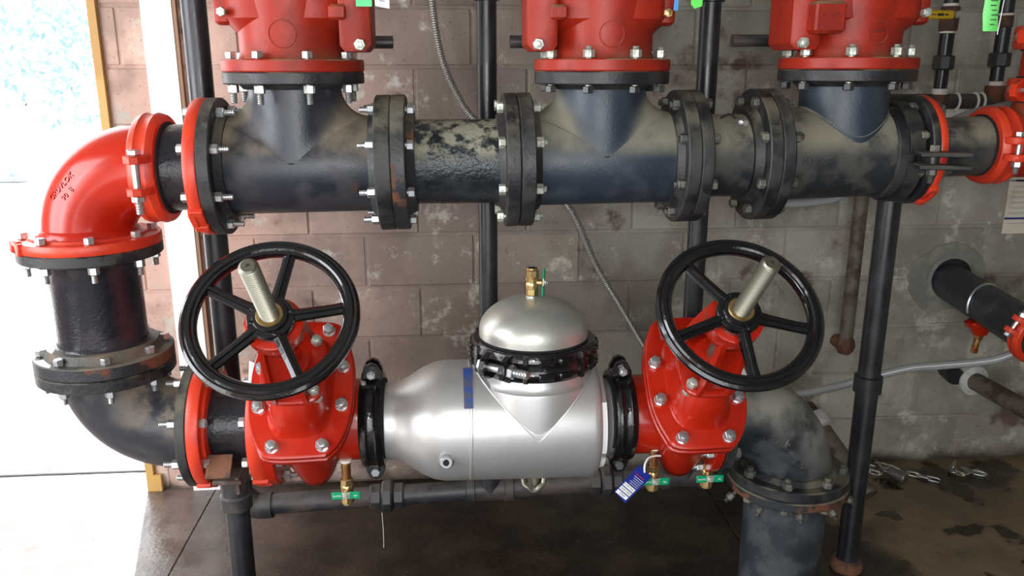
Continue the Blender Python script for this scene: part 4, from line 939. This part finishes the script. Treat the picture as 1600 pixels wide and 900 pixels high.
b = B(); b.box((1.700,2.862,1.800),(.112,.010,.030),None,.004); yh = b.obj('lever_handle', 'yellow', T, label='yellow lever handle with dark print')
for xx, ww, hh in ((1.682,.018,.003),(1.706,.022,.009),(1.728,.014,.005)): card('print_line', [(xx-ww/2,2.8565,1.80-hh/2),(xx+ww/2,2.8565,1.80-hh/2),(xx+ww/2,2.8565,1.80+hh/2),(xx-ww/2,2.8565,1.80+hh/2)], 'ink', None, None, .0003, parent=yh)
b = B(); b.hex(frame((1.768,2.855,1.80),(0,-1,0)), .014, -.03, .004); b.obj('lever_nut', 'zinc', T)
PR2 = [(1.50,1.56,.034,0,'rust','pipe_tee'),(1.56,1.575,.024,0,'ptfe','thread_tape'),(1.57,1.63,.023,0,'post','pipe'),(1.625,1.675,.037,8,'drain','union'),(1.67,1.76,.024,0,'post','pipe'),(1.76,1.80,.028,8,'rust','coupler'),(1.80,1.808,.024,0,'ptfe','thread_tape'),(1.81,2.3,.024,0,'post','pipe')]
stack(1.972, 2.9, PR2, None, 'small dark vertical pipe with a union behind the lime green tag at upper right')
T = thing('small_manifold', (1.75, 2.9, 1.5), 'dark horizontal small-bore pipe joining the two small risers behind the header end', 'pipe')
b = B(); b.cyl((1.45,2.9,1.505),(2.15,2.9,1.505),.027,28); b.obj('pipe', 'drain', T)
for x in (1.83, 1.90, 1.925): b = B(); b.lathe([(.027,-.005),(.034,0),(.027,.005)], frame((x,2.9,1.505),X_), 24); b.obj('thread_tape', 'ptfe', T)
T = thing('switch_box', (1.93,3.0,1.42), 'small white box on the wall behind the grey conduit at upper right', 'box')
b = B(); b.box((1.945,3.015,1.455),(.11,.07,.09),None,.006); b.obj('box_body', 'paperwhite', T)
# paper notice on the wall
sg = card('paper_notice', [(2.188,3.047,0.985),(2.44,3.047,0.985),(2.44,3.047,1.213),(2.188,3.047,1.213)], 'paper', 'stained cream paper notice with printed lines taped on the wall at the right edge', 'notice')
def nl(x0, x1, z, h, m): card('print_line', [(x0,3.0458,z),(x1,3.0458,z),(x1,3.0458,z+h),(x0,3.0458,z+h)], m, None, None, .0003, parent=sg)
nl(2.189,2.44,1.192,.008,'print'); nl(2.214,2.30,1.193,.006,'ink'); nl(2.189,2.44,1.042,.008,'blueink')
rr = random.Random(3)
for i in range(6):
    z = 1.174-.021*i; nl(2.200,2.26+rr.uniform(0,.15),z,.0018,'print'); nl(2.206,2.38+rr.uniform(0,.05),z-.006,.0018,'print')
nl(2.206,2.43,1.025,.0018,'print')

# ================================================================== CHAIN AND PADLOCK
def linkmesh():
    b = B(); P = []; a = .0145; h = .0115
    for k in range(9): t = -PI/2+PI*k/8; P.append((a+h*math.cos(t), h*math.sin(t), 0))
    for k in range(9): t = PI/2+PI*k/8; P.append((-a+h*math.cos(t), h*math.sin(t), 0))
    P.append(P[0]); b.tube(P, .0046, 8, cap=(False,False)); me = b.mesh('chain_link', smooth=60); me.materials.append(M['galv']); return me
LM = linkmesh()
def chain(T, pts, off=0.0):
    P = catmull([V(p) for p in pts], 20); d = 0; n = 0; last = P[0]; step = .036
    i = 0
    for j in range(1, len(P)):
        if (P[j]-last).length >= step:
            m_ = (P[j]+last)/2; t = (P[j]-last).normalized(); up_ = V((0,.35,1)) if n % 2 else V((0,1,.35)); f = frame(m_, (up_-t*up_.dot(t)), t)
            place(LM, 'chain_link', f, T); last = P[j]; n += 1
T = thing('steel_chain', (1.74,2.95,0), 'galvanised chain lying on the floor by the wall with a padlock through it', 'chain')
chain(T, [(1.71,3.0,.015),(1.735,2.97,.02),(1.70,2.945,.015),(1.745,2.925,.015),(1.765,2.965,.03),(1.74,3.0,.034),(1.775,3.005,.015),(1.81,2.975,.014),(1.79,2.945,.03),(1.83,2.93,.015),(1.865,2.915,.015),(1.90,2.885,.015),(1.925,2.865,.015),(1.96,2.835,.015)])
T = thing('steel_chain', (2.08,2.93,0), 'short tangled piece of chain on the floor at the far right', 'chain')
chain(T, [(2.09,2.98,.02),(2.06,2.94,.015),(2.05,2.90,.015),(2.09,2.885,.018),(2.115,2.915,.026),(2.10,2.94,.015),(2.14,2.90,.015),(2.165,2.885,.015),(2.155,2.93,.015)])
T = thing('padlock', (1.80,2.88,0), 'dark round-bodied padlock hanging on the floor chain', 'padlock')
fpk = frame((1.775,2.905,.030), V((.045,-.075,-.006)), (0,0,1))
b = B(); b.lathe([(.020,-.006),(.023,-.003),(.023,.016),(.0222,.017),(.023,.018),(.023,.034),(.0222,.035),(.023,.036),(.023,.058),(.020,.062)], fpk, 32); b.obj('lock_body', 'lock', T)
b = B(); b.tube([fpk@V(p) for p in [(0,.013,0),(0,.013,-.022),(0,.009,-.032),(0,0,-.036),(0,-.009,-.032),(0,-.013,-.022),(0,-.013,0)]], .004, 10, 4); b.obj('shackle', 'zinc', T)
T = thing('scrap_wood', (-1.17,3.03,0), 'short offcut of yellow wood standing at the foot of the door jamb', 'wood block')
b = B(); b.box((-1.172,3.037,.035),(.03,.022,.07),None,.002); b.obj('block_body', 'wood', T)
